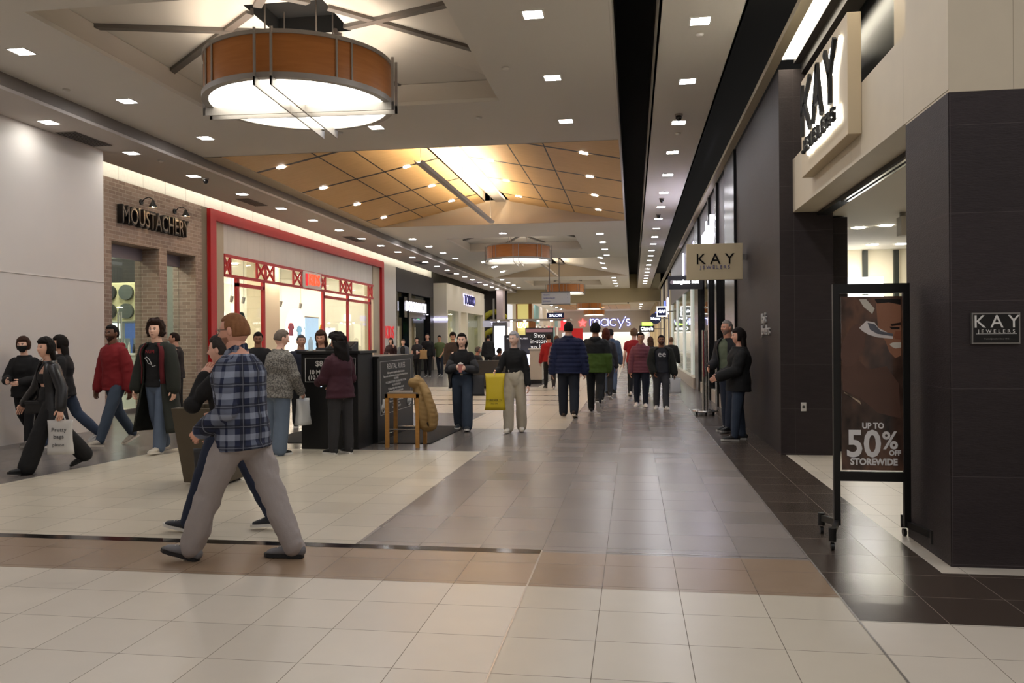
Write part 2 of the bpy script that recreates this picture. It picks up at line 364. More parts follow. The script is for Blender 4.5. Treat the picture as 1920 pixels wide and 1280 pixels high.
for x, ys, t in ((-8.2, (29.84, 32.33, 34.81, 37.3), 'left row'), (-1.16, (29.72, 32.3, 34.85, 37.3), 'right row'), (-4.6, (28.9,), 'middle')):
    for k, y in enumerate(ys): downlight(x, y, CEIL, f'square recessed downlight in the second flat ceiling bay, {t}, {ords[k]} from the front', 'downlights around the second drum light')
for x, t in ((-8.2, 'left row'), (-1.16, 'right row')):
    for k, y in enumerate((51, 53.6, 56.2, 58.8)): downlight(x, y, CEIL, f'square recessed downlight in the third flat ceiling bay, {t}, {ords[k]} from the front', 'downlights around the third drum light')
kk = math.atan(.74/3.98)
for r_, y in enumerate((17.45, 20.0, 22.58, 25.12)):
    for x, s_, t in ((-7.84, -1, 'far left'), (-5.63, -1, 'inner left'), (-3.49, 1, 'inner right'), (-1.02, 1, 'far right')):
        z = CEIL + (.74/3.57)*(x+8.39 if s_ < 0 else -(x-MX)/3.73*3.57) - .012
        downlight(x, y, z, f'small square light in the {ords[r_]} dark groove of the wooden vault, {t} column', 'lights in the wooden vault', tilt=s_*kk).scale = (.75, .5, 1)
for y in (41, 44, 47):
    for x, s_ in ((-7.5, -1), (-1.6, 1)): downlight(x, y, CEIL + .2*min(x+8.39, MX-x) - .012, f'small square light in the white vault bay, {"left" if s_ < 0 else "right"} slope, {int((y-38)/3)} of three', 'lights in the white vault', tilt=s_*kk)
for i, y in enumerate(range(66, 108, 6)):
    for x in (-8.9, .9): downlight(x, y, 5.43, f'tiny distant downlight beyond the cross beam, {"left" if x < 0 else "right"} row, {ords[i]} from the beam', 'distant downlights')
# drum lights
wood_d = wood_mat('cherry_veneer', 'c98444', 'a9662c', .4, (1, 1, 9), 2.5)
m_diff = E('fff9ea', 3.6)
def drum_light():
    r = empty('drum_pendant_light', (0, 0, 0)); R = 1.25; h0, h1 = 0, .62; n = 72
    B = MB(); B.lathe((0, 0, 0), [(R, .06), (R, .56), (R-.02, .56), (R-.02, .06), (R, .06)], n); B.build('shade', wood_d, r, smooth='auto')
    B = MB(); B.lathe((0, 0, 0), [(R+.03, 0), (R+.03, .07), (R-.06, .07), (R-.06, 0), (R+.03, 0)], n); B.build('bottom_ring', m_steel, r, smooth='auto')
    B = MB(); B.lathe((0, 0, 0), [(R+.02, .55), (R+.02, .6), (R-.05, .6), (R-.05, .55), (R+.02, .55)], n); B.build('top_ring', m_steel, r, smooth='auto')
    B = MB(); B.add([(1.2*math.cos(2*PI*j/n), 1.2*math.sin(2*PI*j/n), .03) for j in range(n)], [tuple(range(n))[::-1]]); B.build('diffuser', m_diff, r)
    B = MB(); B.add([(1.1*math.cos(2*PI*j/n), 1.1*math.sin(2*PI*j/n), .5) for j in range(n)], [tuple(range(n))]); B.build('uplight_panel', E('fff8ea', 1.6), r)
    for a in (0, PI/2):
        for s in (-1, 1):
            B = MB(); ca, sa = math.cos(a), math.sin(a); L = R+.09; off = s*.105
            def P(u, v, z): return (u*ca-v*sa, u*sa+v*ca, z)
            for (u0, u1, z0, z1) in ((-L, L, -.11, .0), (-L, -L+.035, -.11, .6), (L-.035, L, -.11, .6)):
                B.prism([P(u0, off-.012, z0), P(u1, off-.012, z0), P(u1, off+.012, z0), P(u0, off+.012, z0)], (0, 0, z1-z0))
            B.build('cross_bar', m_steel, r)
    for a in (PI/4, 3*PI/4, 5*PI/4, 7*PI/4):
        for s in (-1, 1):
            B = MB(); t = a+s*.085; x, y = (R+.012)*math.cos(t), (R+.012)*math.sin(t); B.cyl((x, y, .03), (x, y, .58), .014, n=8); B.build('mullion', m_steel, r)
    for a in range(4):
        B = MB(); x, y = .5*math.cos(a*PI/2+.78), .5*math.sin(a*PI/2+.78); B.cyl((x, y, .5), (x, y, 1.7), .012, n=6)
        B.build('hanger_rod', m_steel_d, r)
    return r
def struts(mx, my, z, label):
    """crossing steel flats below the coffer deck"""
    r = empty('coffer_strut_frame', (mx, my, z), 0, label, 'steel frame')
    for k in range(4):
        a = k*PI/2
        for s in (-1, 1):
            B = MB(); p0 = Vector((.55, s*-.35, .2)); p1 = Vector((2.75, s*1.1, -.12)); q0 = Vector((.35, s*-1.05, .16)); q1 = Vector((2.35, s*.35*1.2, -.03))
            Rz = Matrix.Rotation(a, 3, 'Z'); B.bar(Rz @ p0, Rz @ p1, .11, .1)
            B.build('strut', m_steel_d, r)
    return r
dr = drum_light(); dname = ['first and largest looking', 'second', 'third', 'fourth, distant', 'fifth, most distant']
for i, (x, y, z) in enumerate(((-4.52, 10.7, 4.84), (-4.5, 32.2, 4.75), (-4.5, 55, 4.75), (-4.48, 85, 4.8), (-4.6, 98, 4.55))):
    o = dr if i == 0 else copy_tree(dr)
    o.location = (x, y, z); tag(o, f'round wooden drum pendant light with glowing diffuser, {dname[i]} down the hall', 'ceiling light', 'round wooden drum lights')
    o.rotation_euler = (0, 0, .06)
for i, c in enumerate(COF[:3]): struts((c[0]+c[1])/2, (c[2]+c[3])/2, 5.86, f'crossing grey steel struts inside the {ords[i] if i else "first"} square ceiling recess above a drum light')
# linear bars below the ridges
for y0, y1, z, lab in ((16.5, 25.4, 5.3, 'long slim linear light hanging under the wooden vault'), (39.5, 47.5, 5.3, 'long slim linear light hanging under the white vault')):
    r = empty('linear_pendant_light', (-4.4, y0, z), 0, lab, 'linear light')
    B = MB(); B.prism([(-4.5, y0, z+.06), (-4.46, y0, z), (-4.34, y0, z), (-4.3, y0, z+.06), (-4.33, y0, z+.06), (-4.36, y0, z+.02), (-4.44, y0, z+.02), (-4.47, y0, z+.06)], (0, y1-y0, 0)); B.build('housing', M('a89f98', .4, .3), r, w=True)
    B = MB(); B.add([(-4.44, y0+.1, z+.045), (-4.36, y0+.1, z+.045), (-4.36, y1-.1, z+.045), (-4.44, y1-.1, z+.045)], [(0, 1, 2, 3)]); B.build('lamp_strip', E('ffeccf', 85 if y0 < 20 else 50), r, w=True)
    for yy in (y0+.2, (y0+y1)/2, y1-.2):
        B = MB(); B.cyl((-4.4, yy, z+.05), (-4.4, yy, 6.2), .006, n=6); B.build('cable', m_steel_d, r, w=True)
    # luminous ridge slot lamp
for y0, y1, lab in ((17.6, 26.2, 'bright concealed light running along the right side of the wooden vault ridge'),):
    B = MB(); B.add([(-3.99, y0, 6.3), (-3.99, y1, 6.3), (-3.99, y1, 6.42), (-3.99, y0, 6.42)], [(0, 1, 2, 3)]); B.build('ridge_strip_light', E('fff0d8', 24), label=lab, cat='strip light')
# vents, smoke detectors, sprinklers, cameras
for i, (x0, x1, y0, y1, z) in enumerate(((-9.72, -9.35, 12.6, 13.6, SOFF), (-9.85, -9.5, 19.2, 20.3, SOFF), (-9.85, -9.5, 26.8, 28.2, SOFF), (-9.85, -9.5, 36, 37.2, SOFF), (-9.85, -9.5, 42, 43.2, SOFF), (-9.85, -9.5, 50, 51.2, SOFF))):
    r = empty('air_vent', ((x0+x1)/2, (y0+y1)/2, z), 0, f'dark slotted air vent in the left soffit, {ords[i]} down the hall', 'vent', 'air vents in the left soffit')
    B = MB(); B.box(x0, x1, y0, y1, z-.012, z-.004); B.build('grille_frame', M('6a625b', .6), r, w=True)
    B = MB()
    for k in range(6): xx = x0+.03+k*(x1-x0-.06)/5; B.box(xx-.012, xx+.012, y0+.03, y1-.03, z-.02, z-.013)
    B.build('slats', M('3c3632', .6), r, w=True)
for i, (x, y, z, t) in enumerate(((-1.75, 11.35, CEIL, 'right of the first drum light'), (-6.1, 6.6, CEIL, 'left of the front recess'), (.86, 8.9+1.6, CEIL, 'in the strip ceiling near the front'), (-5.3, 14.35, CEIL, 'under the first drum light'), (-2.6, 13.8, CEIL, 'between drum light and wooden vault'), (-8.45, 11.2, CEIL, 'near the left edge of the first bay'), (-9.2, 14.9, SOFF, 'in the left soffit above the brick shop'), (.86, 15.5, CEIL, 'farther along the strip ceiling'))):
    B = MB(); B.lathe((0, 0, 0), [(.001, -.035), (.03, -.035), (.05, -.02), (.055, 0), (.001, 0)], 16); B.build('smoke_detector', M('d9d4ca', .5), loc=(x, y, z), smooth=True, label=f'small round white smoke detector {t}', cat='smoke detector', group='ceiling detectors')
for i, (x, y, z, t) in enumerate(((.8, 14.2, CEIL, 'nearest in the strip ceiling'), (.8, 22.6, CEIL, 'second along the strip ceiling'), (.8, 25.5, CEIL, 'third along the strip ceiling'), (-9.25, 16.7, SOFF, 'in the left soffit above the brick shop'), (-9.75, 10.5, SOFF, 'at the far left above the hoarding'), (-.35, 63, 4.45, 'under the far cross beam'))):
    r = empty('security_camera', (x, y, z), 0, f'small ceiling mounted security camera {t}', 'camera', 'ceiling cameras')
    B = MB(); B.cyl((0, 0, -.03), (0, 0, 0), .07, n=16); B.build('mount', M('8d867f', .5), r); B = MB(); B.ball((0, 0, -.06), (.055, .055, .06)); B.build('dome', M('1a1818', .2), r, smooth=True)

B = MB(); B.box(2.3, 8, -12, 6.04, 5.44, 5.5); struct('ceiling_side', B, m_ceil)
for i, y in enumerate((-3.5, -1, 1.5, 4)):  # unseen downlights, added to brighten the pier faces turned to the camera
    for j, x in enumerate((3.2, 5.4)): downlight(x, y, 5.44, f'unseen square downlight added in the side ceiling beside the camera, {ords[i]} row, {"left" if j == 0 else "right"}', 'added downlights in the side ceiling')
for i, y in enumerate((-8, -5.5, -3, -.5)):  # out of view as well, added for more light from behind the camera
    for j, x in enumerate((-7.9, -4.5, -1.1)): downlight(x, y, 5.44, f'unseen square downlight added in the hall ceiling behind the camera, {ords[i]} row, {["left", "middle", "right"][j]}', 'added downlights behind the camera')
# ================================================================= left shopfronts
LX = -10.9
m_brick = brick_mat(); m_int = M('cfc6b6', .8); m_intw = M('e6e1d6', .8); m_red = M('b3181f', .45); m_beige = M('b5a893', .75, var=.05, vs=3)
m_panel = M('c9c3bd', .6, var=.06, vs=2, stretch=(1, 8, .6)); m_cream = M('d8d0c0', .7); m_glass = glass(); m_glassd = glass('9fb0ac', .22)
m_alu = M('9b9997', .35, .8); m_char = M('3a3739', .8, var=.08, vs=4)
def room(nm_, x0, x1, y0, y1, z1, wall, ceil=None, light=3.0, ny=2, nx=1, side='x0', lab=None, floor=None, lz=None):
    """shop interior shell open on the hall side with round ceiling lamps"""
    B = MB(); xb = x0 if side == 'x0' else x1
    B.box(xb-.05, xb+.05, y0, y1, 0, z1); B.box(x0, x1, y0-.05, y0, 0, z1); B.box(x0, x1, y1, y1+.05, 0, z1)
    struct('wall_'+nm_, B, wall)
    B = MB(); B.box(x0, x1, y0, y1, z1, z1+.05); struct('ceiling_'+nm_, B, ceil or m_intw)
    B = MB(); B.box(x0, x1, y0, y1, 0, .003); struct('floor_'+nm_, B, floor or t_light)
    me = None
    for i in range(nx):
        for j in range(ny):
            x = x0+(i+.5)*(x1-x0)/nx; y = y0+(j+.5)*(y1-y0)/ny
            B = MB(); B.lathe((0, 0, 0), [(.001, -.01), (.13, -.01), (.16, -.02), (.17, 0)], 20)
            if me is None: me = B.mesh('shop_lamp', E('fff4df', light))
            o = bpy.data.objects.new('shop_ceiling_lamp', me); C.objects.link(o); o.location = (x, y, z1)
            tag(o, lab or f'round ceiling lamp inside the {nm_.replace("_", " ")}', 'ceiling light', f'lamps in the {nm_.replace("_", " ")}')
# ---------- brick shop: Y 14 - 19.45
r = empty('brick_shopfront', (LX, 14, 0), 0, 'brick shopfront with dark MOUSTACHERY lettering beside the grey hoarding', 'shopfront')
B = MB(); D = .62
for a, b in ((12.5, 15.8), (17.55, 17.87), (19.15, 19.45)): B.box(LX-D, LX, a, b, 0, 3.78)
B.box(LX-D, LX, 12.5, 19.45, 3.78, 5.1); B.build('brick_wall', m_brick, r, w=True)
for a, b in ((15.8, 17.55), (17.87, 19.15)):
    B = MB(); B.box(LX-.5, LX-.42, a, b, 3.5, 3.78); B.build('steel_header', M('8d8790', .5, .3), r, w=True)
    B = MB(); B.box(LX-.47, LX-.46, a, b, .1, 3.5); B.build('window_pane', m_glass, r, w=True)
    B = MB(); B.box(LX-.5, LX-.42, a, b, .0, .1); B.build('sill', m_alu, r, w=True)
B = MB(); B.box(LX-.44, LX-.41, 16.62, 16.65, .9, 2.3); B.box(LX-.44, LX-.41, 16.72, 16.75, .9, 2.3); B.build('door_handle', m_chrome, r, w=True)
m_let = M('171313', .5, .3); m_bulb = E('ffe3b0', 1.2)
sg = empty('shop_sign_lettering', (LX, 17.3, 4.35), 0, 'weathered dark MOUSTACHERY channel letters mounted on the brick wall', 'sign letters')
text('letters', 'MOUSTACHERY', .56, (LX+.07, 17.3, 4.35), (0, 1, 0), (0, 0, 1), m_let, sg, .06, xs=.66, bold=.012)
text('letter_faces', 'MOUSTACHERY', .5, (LX+.135, 17.3, 4.35), (0, 1, 0), (0, 0, 1), M('5f5650', .5, .4, var=.4, vs=20), sg, .004, xs=.735, bold=-.006)
sg = empty('shop_sign_letter', (LX, 15.0, 4.4), 0, 'single dark channel letter Y cut off by the hoarding edge', 'sign letters')
text('letters', 'MY', .56, (LX+.07, 14.85, 4.35), (0, 1, 0), (0, 0, 1), m_let, sg, .06, xs=.66, bold=.012)
for k, (y, t) in enumerate(((14.75, 'nearest the hoarding'), (16.85, 'above the left half of the lettering'), (18.2, 'above the right half of the lettering'))):
    r = empty('gooseneck_wall_lamp', (LX, y, 4.76), 0, f'black gooseneck barn lamp on the brick wall, {t}', 'wall lamp', 'barn lamps on the brick wall')
    B = MB(); B.cyl((0, 0, 0), (.03, 0, 0), .06); B.build('wall_plate', m_blk, r, smooth='auto')
    B = MB(); B.tube([(.03, 0, 0), (.1, 0, .07), (.2, 0, .1), (.28, 0, .06), (.3, 0, 0)], [.012]*5, (0, 1, 0), 8); B.build('arm', m_blk, r, smooth=True)
    B = MB(); B.lathe((.3, 0, 0), [(.03, .03), (.04, -.02), (.1, -.13), (.095, -.13), (.035, -.02)], 20); B.build('shade', m_blk, r, smooth='auto')
    B = MB(); B.ball((.3, 0, -.09), .04, 12, 8); B.build('bulb', E('ffd9a0', 180), r, smooth=True)
room('brick_shop', -15, LX-D, 14, 19.4, 4.2, M('8d928c', .8), M('c9ccc6', .8), 110, 2, 2)
B = MB(); B.box(-14.5, -12.1, 19.0, 19.1, 3.15, 3.75); B.build('wall_band', M('0d0d0e', .6), label='black upper wall band inside the brick shop', cat='wall panel')
r = empty('record_cabinet', (-12.8, 18.95, 2.15), 0, 'pale cabinet with four round black discs inside the brick shop', 'cabinet')
B = MB(); B.box(-13.35, -12.2, 18.8, 19.1, 2.15, 3.12); B.build('body', M('c9c69c', .6), r, w=True, bevel=.02)
for i in range(2):
    for j in range(2):
        B = MB(); B.cyl((-13.02+i*.47, 18.72, 2.4+j*.47), (-13.02+i*.47, 18.82, 2.4+j*.47), .19, n=28); B.build('round_disc', M('1c1f20' if i == 0 else '4a5350', .5), r, w=True)
r = empty('shop_counter', (-13, 18.8, 0), 0, 'white lit counter crowded with bottles inside the brick shop', 'counter')
B = MB(); B.box(-14.0, -12.0, 18.5, 19.1, 0, 1.3); B.build('body', M('cfd6d2', .5), r, w=True); B = MB(); B.box(-14.05, -11.95, 18.45, 19.12, 1.3, 1.35); B.build('worktop', M('e8ece9', .4), r, w=True)
bc = ['2f7d57', 'e9ece8', '23324f', '9fb7a8', 'c9c9c2', '1d1f22']
for k in range(14):
    x = -13.6+k*.12; h = .16+.06*((k*7) % 4); B = MB(); B.lathe((0, 0, 0), [(.001, 0), (.035, 0), (.035, h*.65), (.014, h*.8), (.014, h), (.001, h)], 10); B.build('bottle', M(bc[k % 6], .3), loc=(x, 18.65, 1.35), smooth='auto', label=f'{["green", "white", "navy", "sage", "pale grey", "black"][k % 6]} bottle on the brick shop counter, place {k+1} in the row', cat='bottle', group='bottles on the counter')
for k, (x, c_) in enumerate(((-13.35, '2b3a63'), (-12.9, 'f4f6f4'), (-12.45, '31466e'))):
    B = MB(); B.box(x-.17, x+.17, 18.8, 18.83, 1.72, 2.1); B.box(x-.03, x+.03, 18.8, 18.85, 1.35, 1.72); B.build('display_screen', E(c_, 2.0 if k == 1 else .8), label=f'{["navy", "bright white", "slate blue"][k]} counter display screen inside the brick shop', cat='screen')
B = MB(); B.tube([(x+.05, y, z+.28) for x, y, z in ((-12.1, 18.4, 1.55), (-12.1, 18.4, 2.1), (-12.05, 18.4, 2.2), (-11.95, 18.4, 2.2), (-11.9, 18.4, 2.1), (-11.9, 18.4, 1.5), (-11.95, 18.4, 1.4), (-12.05, 18.4, 1.4), (-12.1, 18.4, 1.55))], [.015]*9, n=8, round_=False); B.build('neon_loop', E('dff0ff', 2), smooth=True, label='glowing white looped neon tube beside the brick pier', cat='neon sign')
B = MB(); B.cyl((LX-.5, 18.05, 2.05), (LX-.53, 18.05, 2.05), .18, n=28); B.build('round_sign', E('f2f2f2', 1.0), label='small round white sign behind the second brick window', cat='sign')
# ---------- red framed children's shop: Y 19.7 - 34.6
r = empty('red_framed_shopfront', (LX, 20, 0), 0, 'wide childrenswear shopfront with red frame and crossed lattice transom', 'shopfront')
B = MB(); B.box(LX-.3, LX+.0, 19.45, 19.75, 0, 5.1); B.build('side_pier', M('7d7263', .8), r, w=True)
B = MB(); B.box(LX-.2, LX+.1, 19.72, 20.02, 0, 5.08); B.box(LX-.2, LX+.1, 20.02, 34.3, 4.8, 5.08); B.box(LX-.2, LX+.1, 34.3, 34.6, 0, 5.08); B.build('red_frame', m_red, r, w=True)
B = MB(); B.box(LX-.4, LX-.02, 20.02, 20.62, 0, 4.8); B.build('beige_pilaster', m_beige, r, w=True); B = MB(); B.box(LX-.4, LX-.02, 33.4, 34.3, 0, 4.8); B.build('beige_pilaster', m_beige, r, w=True)
B = MB(); B.box(LX-.3, LX-.05, 20.62, 33.4, 3.98, 4.8); B.build('white_fascia', tile_mat('slanted_boards', 'cdc7c1', '9a938c', ax=(1, 2), size=(.38, 99), off=(0, 0), width=.005, rough=.5, jit=.03, tex=.05), r, w=True)
B = MB()
for z in (3.98, 3.44): B.box(LX-.08, LX+.0, 20.62, 33.4, z-.06, z+.02)
B.build('transom_rail', m_red, r, w=True)
def latt(y0, y1):
    B = MB(); n = .03
    for y in (y0, y1): B.box(LX-.06, LX-.01, y-n, y+n, 3.44, 3.95)
    B.bar((LX-.035, y0, 3.46), (LX-.035, y1, 3.92), .05, .045, (1, 0, 0)); B.bar((LX-.03, y0, 3.92), (LX-.03, y1, 3.46), .05, .045, (1, 0, 0)); B.build('lattice_cross', m_red, r, w=True)
for a, b in ((20.66, 21.0), (22.6, 23.15), (23.2, 23.75), (25.2, 25.85), (27.55, 28.0), (29.5, 30.1), (30.15, 30.75), (32.8, 33.3)): latt(a, b)
for a, b in ((21.35, 21.5), (22.98, 23.12), (27.75, 27.92), (30.3, 30.42), (32.95, 33.15)):
    B = MB(); B.box(LX-.1, LX-.02, a, b, 0, 3.4); B.build('red_upright', m_red, r, w=True)
B = MB(); B.box(LX-.1, LX-.02, 21.35, 23.1, 3.16, 3.26); B.box(LX-.1, LX-.02, 27.8, 33.1, 3.16, 3.26); B.build('door_rail', m_red, r, w=True)
for a, b, z0 in ((20.62, 23.0, 0), (27.9, 30.3, 0), (30.4, 33.0, 0), (20.9, 33.3, 3.45)):
    B = MB(); B.box(LX-.07, LX-.065, a, b, z0, 3.2 if z0 == 0 else 3.9); B.build('window_pane', m_glass, r, w=True)
sg = empty('kids_light_box', (LX, 26.7, 3.44), 0, 'illuminated red KIDS sign in the middle of the lattice transom', 'sign')
B = MB(); B.box(LX-.05, LX+.01, 25.9, 27.5, 3.42, 3.98); B.build('panel', M('d9d3cb', .5), sg, w=True)
text('letters', 'KIDS', .54, (LX+.03, 26.85, 3.7), (0, 1, 0), (0, 0, 1), E('ff4a2a', 1.0), sg, .01, xs=.85, bold=.004)
B = MB(); B.box(LX+.01, LX+.03, 26.1, 26.25, 3.5, 3.9); B.build('side_bar', E('c0141c', .8), sg, w=True)
B = MB(); B.box(LX-.09, LX-.0, 34.6, 36.7, 0, 5.05); pz = B.build('white_pilaster', m_panel, label='plain white pilaster between red frame and dark shop', cat='pilaster')
sg = empty('kids_lettering', (LX, 35.6, 2), 0, 'flat red KIDS letters on the white pilaster', 'sign letters')
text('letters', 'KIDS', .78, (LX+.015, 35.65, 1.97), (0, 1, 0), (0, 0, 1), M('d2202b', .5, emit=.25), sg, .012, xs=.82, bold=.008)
room('childrens_shop', -17, LX-.1, 19.8, 34.4, 4.4, m_intw, m_intw, 90, 5, 3)
# interior furniture of the children's shop: back display panels, racks, clothes, poster, column
B = MB(); B.box(-13.1, -12.5, 26.3, 27.6, 0, 4.4); B.build('display_column', M('d8cbb2', .7), label='cream square column inside the childrenswear shop entrance', cat='column')
for k, y in enumerate((21.5, 25.0, 28.6, 31.6)):
    B = MB(); pts = [(-13.6, y+.95*math.cos(t), 2.0+.95*math.sin(t)) for t in [PI*i/16 for i in range(17)]]; B.prism([(-13.6, y-.95, 1.0), (-13.6, y+.95, 1.0)] + pts, (-.06, 0, 0)); B.build('arched_display_panel', E('fff6e6', .9), label=f'bright arched white wall panel in the childrenswear shop, {ords[k]} from the left', cat='display panel', group='arched panels')
garm = ['22304f', '5e7f9c', 'd9d4c6', '7a5b45', 'b65d6c', '3f4449', 'c8a24e', '8fb0c4', '2f4c3c', 'e3e6e8']
def garment(x, y, z, c, s=1.0, ax='y', label=None, group='hanging clothes', ln=.5):
    ux = (0, 1) if ax == 'y' else (1, 0); P = lambda u, v: (x+ux[0]*u*s, y+ux[1]*u*s, z+v*s)
    out = [(-.07, 0), (-.2, -.04), (-.33, -.24), (-.25, -.3), (-.18, -.2), (-.2, -ln), (.2, -ln), (.18, -.2), (.25, -.3), (.33, -.24), (.2, -.04), (.07, 0), (0, -.03)]
    th = .05*s; B = MB(); B.prism([P(u, v) for u, v in out], (th, 0, 0) if ax == 'y' else (0, th, 0))
    return B.build('hanging_garment', M(c, .85), label=label, cat='clothes', group=group, bevel=.01)
cn = ['navy', 'denim blue', 'cream', 'brown', 'rose', 'charcoal', 'mustard', 'light blue', 'dark green', 'white']
for k in range(7):
    y = 21.0+.28*k; garment(-11.5, y, 2.5-.12*(k % 3)-.35*(k % 2), garm[(k*3) % 10], .75, label=f'{cn[(k*3) % 10]} childrens top in the left shop window, {ords[k]} from the left', ln=.55)
for k in range(6):
    y = 28.3+.75*k; garment(-12.4, y, 2.3-.1*(k % 2), garm[(k*3+4) % 10], .8, label=f'{cn[(k*3+4) % 10]} childrens top hanging behind the right window, {ords[k]} from the left', ln=.6)
for k, y in enumerate((23.6, 24.6, 28.9, 31.0)):
    rk = empty('clothes_rack', (-12.2, y, 0), 0, f'low chrome clothes rack in the childrenswear shop, {ords[k]} from the left', 'clothes rack')
    for dy in (-.45, .45):
        B = MB(); B.cyl((-12.2, y+dy, 0), (-12.2, y+dy, 1.35), .015, n=8); B.build('post', m_chrome, rk, w=True)
    B = MB(); B.cyl((-12.2, y-.45, 1.35), (-12.2, y+.45, 1.35), .015, n=8); B.build('rail', m_chrome, rk, w=True)
    for j in range(5): garment(-12.2+.0, y-.36+j*.18, 1.33, garm[(k+j*2) % 10], .6, 'x', f'small {cn[(k+j*2) % 10]} garment on the {ords[k]} clothes rack, peg {j+1}', 'clothes on the racks', ln=.7)
r = empty('hanging_banner', (-12.0, 29.0, 1.6), 0, 'pale blue hanging poster with white circles behind the red uprights', 'banner')
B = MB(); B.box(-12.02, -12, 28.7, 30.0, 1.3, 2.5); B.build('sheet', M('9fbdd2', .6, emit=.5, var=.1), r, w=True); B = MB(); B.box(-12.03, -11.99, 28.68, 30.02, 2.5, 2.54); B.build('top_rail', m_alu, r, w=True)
B = MB(); B.tube([(-13.5, 24.35, 1.95), (-13.5, 24.45, 2.3), (-13.5, 24.75, 2.45), (-13.5, 25.05, 2.3), (-13.5, 25.15, 1.95)], [(.05, .08)]*5, n=8); B.box(-13.55, -13.5, 24.5, 25.0, 1.85, 1.95); B.build('wall_graphic', m_blk, smooth='auto', label='black arch shaped wall ornament on the bright display panel', cat='wall ornament')
for k, y in enumerate((23.5, 24.7, 25.5, 28.4, 30.2)):
    B = MB(); B.cyl((-12.8, y, 3.1), (-12.85, y+.02, 2.9), .06, .05, 12); B.cyl((-12.8, y, 3.1), (-12.8, y, 4.4), .01, n=6); B.build('track_spotlight', M('8f8a84', .4), label=f'grey ceiling spotlight inside the childrenswear shop, {ords[k]} from the left', cat='spotlight', group='spotlights in the childrenswear shop')
# ---------- dark shop: Y 36.8 - 43.9
r = empty('dark_shopfront', (LX, 40, 0), 0, 'black shopfront with charcoal fascia and glowing white BOXLUNCH letters', 'shopfront')
B = MB(); B.box(LX-.3, LX+.0, 36.75, 43.9, 3.95, 5.05); B.build('fascia', m_char, r, w=True)
for a, b in ((36.75, 36.95), (38.9, 39.4), (43.2, 43.9)):
    B = MB(); B.box(LX-.3, LX, a, b, 0, 3.95); B.build('black_pier', m_blkg, r, w=True)
B = MB(); B.box(LX-.12, LX-.05, 38.3, 42.3, 2.75, 3.75); B.build('sign_board', m_blkg, r, w=True)
for a, b in ((36.95, 38.9), (39.4, 43.2)):
    B = MB(); B.box(LX-.2, LX-.19, a, b, 0, 3.95); B.build('window_pane', m_glassd, r, w=True)
B = MB(); B.box(LX-.25, LX-.22, 39.5, 41.9, 0, 2.7); B.build('door_panel', M('141214', .4), r, w=True)
sg = empty('boxlunch_lettering', (LX, 40.4, 3.2), 0, 'glowing white BOXLUNCH letters across the black shopfront', 'sign letters')
text('letters', 'BOXLUNCH_', .7, (LX+.03, 40.4, 3.28), (0, 1, 0), (0, 0, 1), E('f2efff', 1.6), sg, .02, xs=.95, sp=1.12)
room('dark_shop', -15, LX-.3, 36.8, 43.8, 3.95, M('2c2b33', .8), M('4a4850', .8), 10, 3, 1)
bl = ['2b5bff', '7fd0ff', '3cff8a', 'd7ecff', '6a50ff', 'ff4fa0']
for k in range(9):
    y = 37.1+.18*(k % 3)+ (0 if k < 3 else 5.0 if k < 6 else 5.6); z = .9+.6*(k % 3) + .2*(k//3)
    B = MB(); B.box(-11.6, -11.5, y, y+.16+.06*(k % 2), z, z+.4); B.box(-11.62, -11.5, y-.03, y+.25, z-.03, z); B.build('lit_display_shelf', E(bl[k % 6], 1.8), label=f'{["blue", "sky blue", "green", "pale blue", "violet", "pink"][k % 6]} lit shelf display inside the dark shop, number {k+1}', cat='display', group='lit displays in the dark shop')
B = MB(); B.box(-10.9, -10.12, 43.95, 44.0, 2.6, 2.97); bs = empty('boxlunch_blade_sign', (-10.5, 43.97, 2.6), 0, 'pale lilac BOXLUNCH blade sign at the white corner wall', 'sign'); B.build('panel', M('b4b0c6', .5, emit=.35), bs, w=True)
text('letters', 'BOXLUNCH', .2, (-10.5, 43.935, 2.78), (1, 0, 0), (0, 0, 1), E('f3f0ff', 1.6), bs, .006, xs=.75)
# dark recess above the next shop
B = MB(); B.box(-11.05, -10.95, 43.9, 62, 4.8, 6.2); struct('wall_recess', B, M('37342c', .9))
# ---------- white shop: Y 44 - 55.5
r = empty('white_shopfront', (-10.2, 44, 0), 0, 'off-white shopfront with navy halo-lit TORRID letters', 'shopfront')
B = MB(); B.box(-10.95, -10.2, 44.1, 55.6, 3.32, 4.8); B.box(-10.95, -10.2, 44.1, 44.4, 0, 3.32); B.build('fascia', m_cream, r, w=True)
for a, b in ((47.2, 47.9), (49.6, 50.0), (55.2, 55.6)):
    B = MB(); B.box(-10.6, -10.2, a, b, 0, 3.32); B.build('pier', m_cream, r, w=True)
for a, b in ((44.4, 47.2), (50.0, 55.2)):
    B = MB(); B.box(-10.4, -10.39, a, b, 0, 3.32); B.build('window_pane', m_glass, r, w=True)
sg = empty('torrid_lettering', (-10.2, 50.2, 4), 0, 'navy halo-lit TORRID letters on the off-white fascia', 'sign letters')
text('halo', 'TORRID', .85, (-10.17, 50.25, 4.08), (0, 1, 0), (0, 0, 1), E('c9c4ff', 2.2), sg, .01, xs=1.0, bold=.04, sp=1.15)
text('letters', 'TORRID', .85, (-10.12, 50.25, 4.08), (0, 1, 0), (0, 0, 1), M('15174a', .3), sg, .03, xs=1.0, sp=1.15)
room('white_shop', -14, -10.5, 44.5, 55.5, 3.4, M('c9c8b0', .8), m_intw, 60, 4, 1)
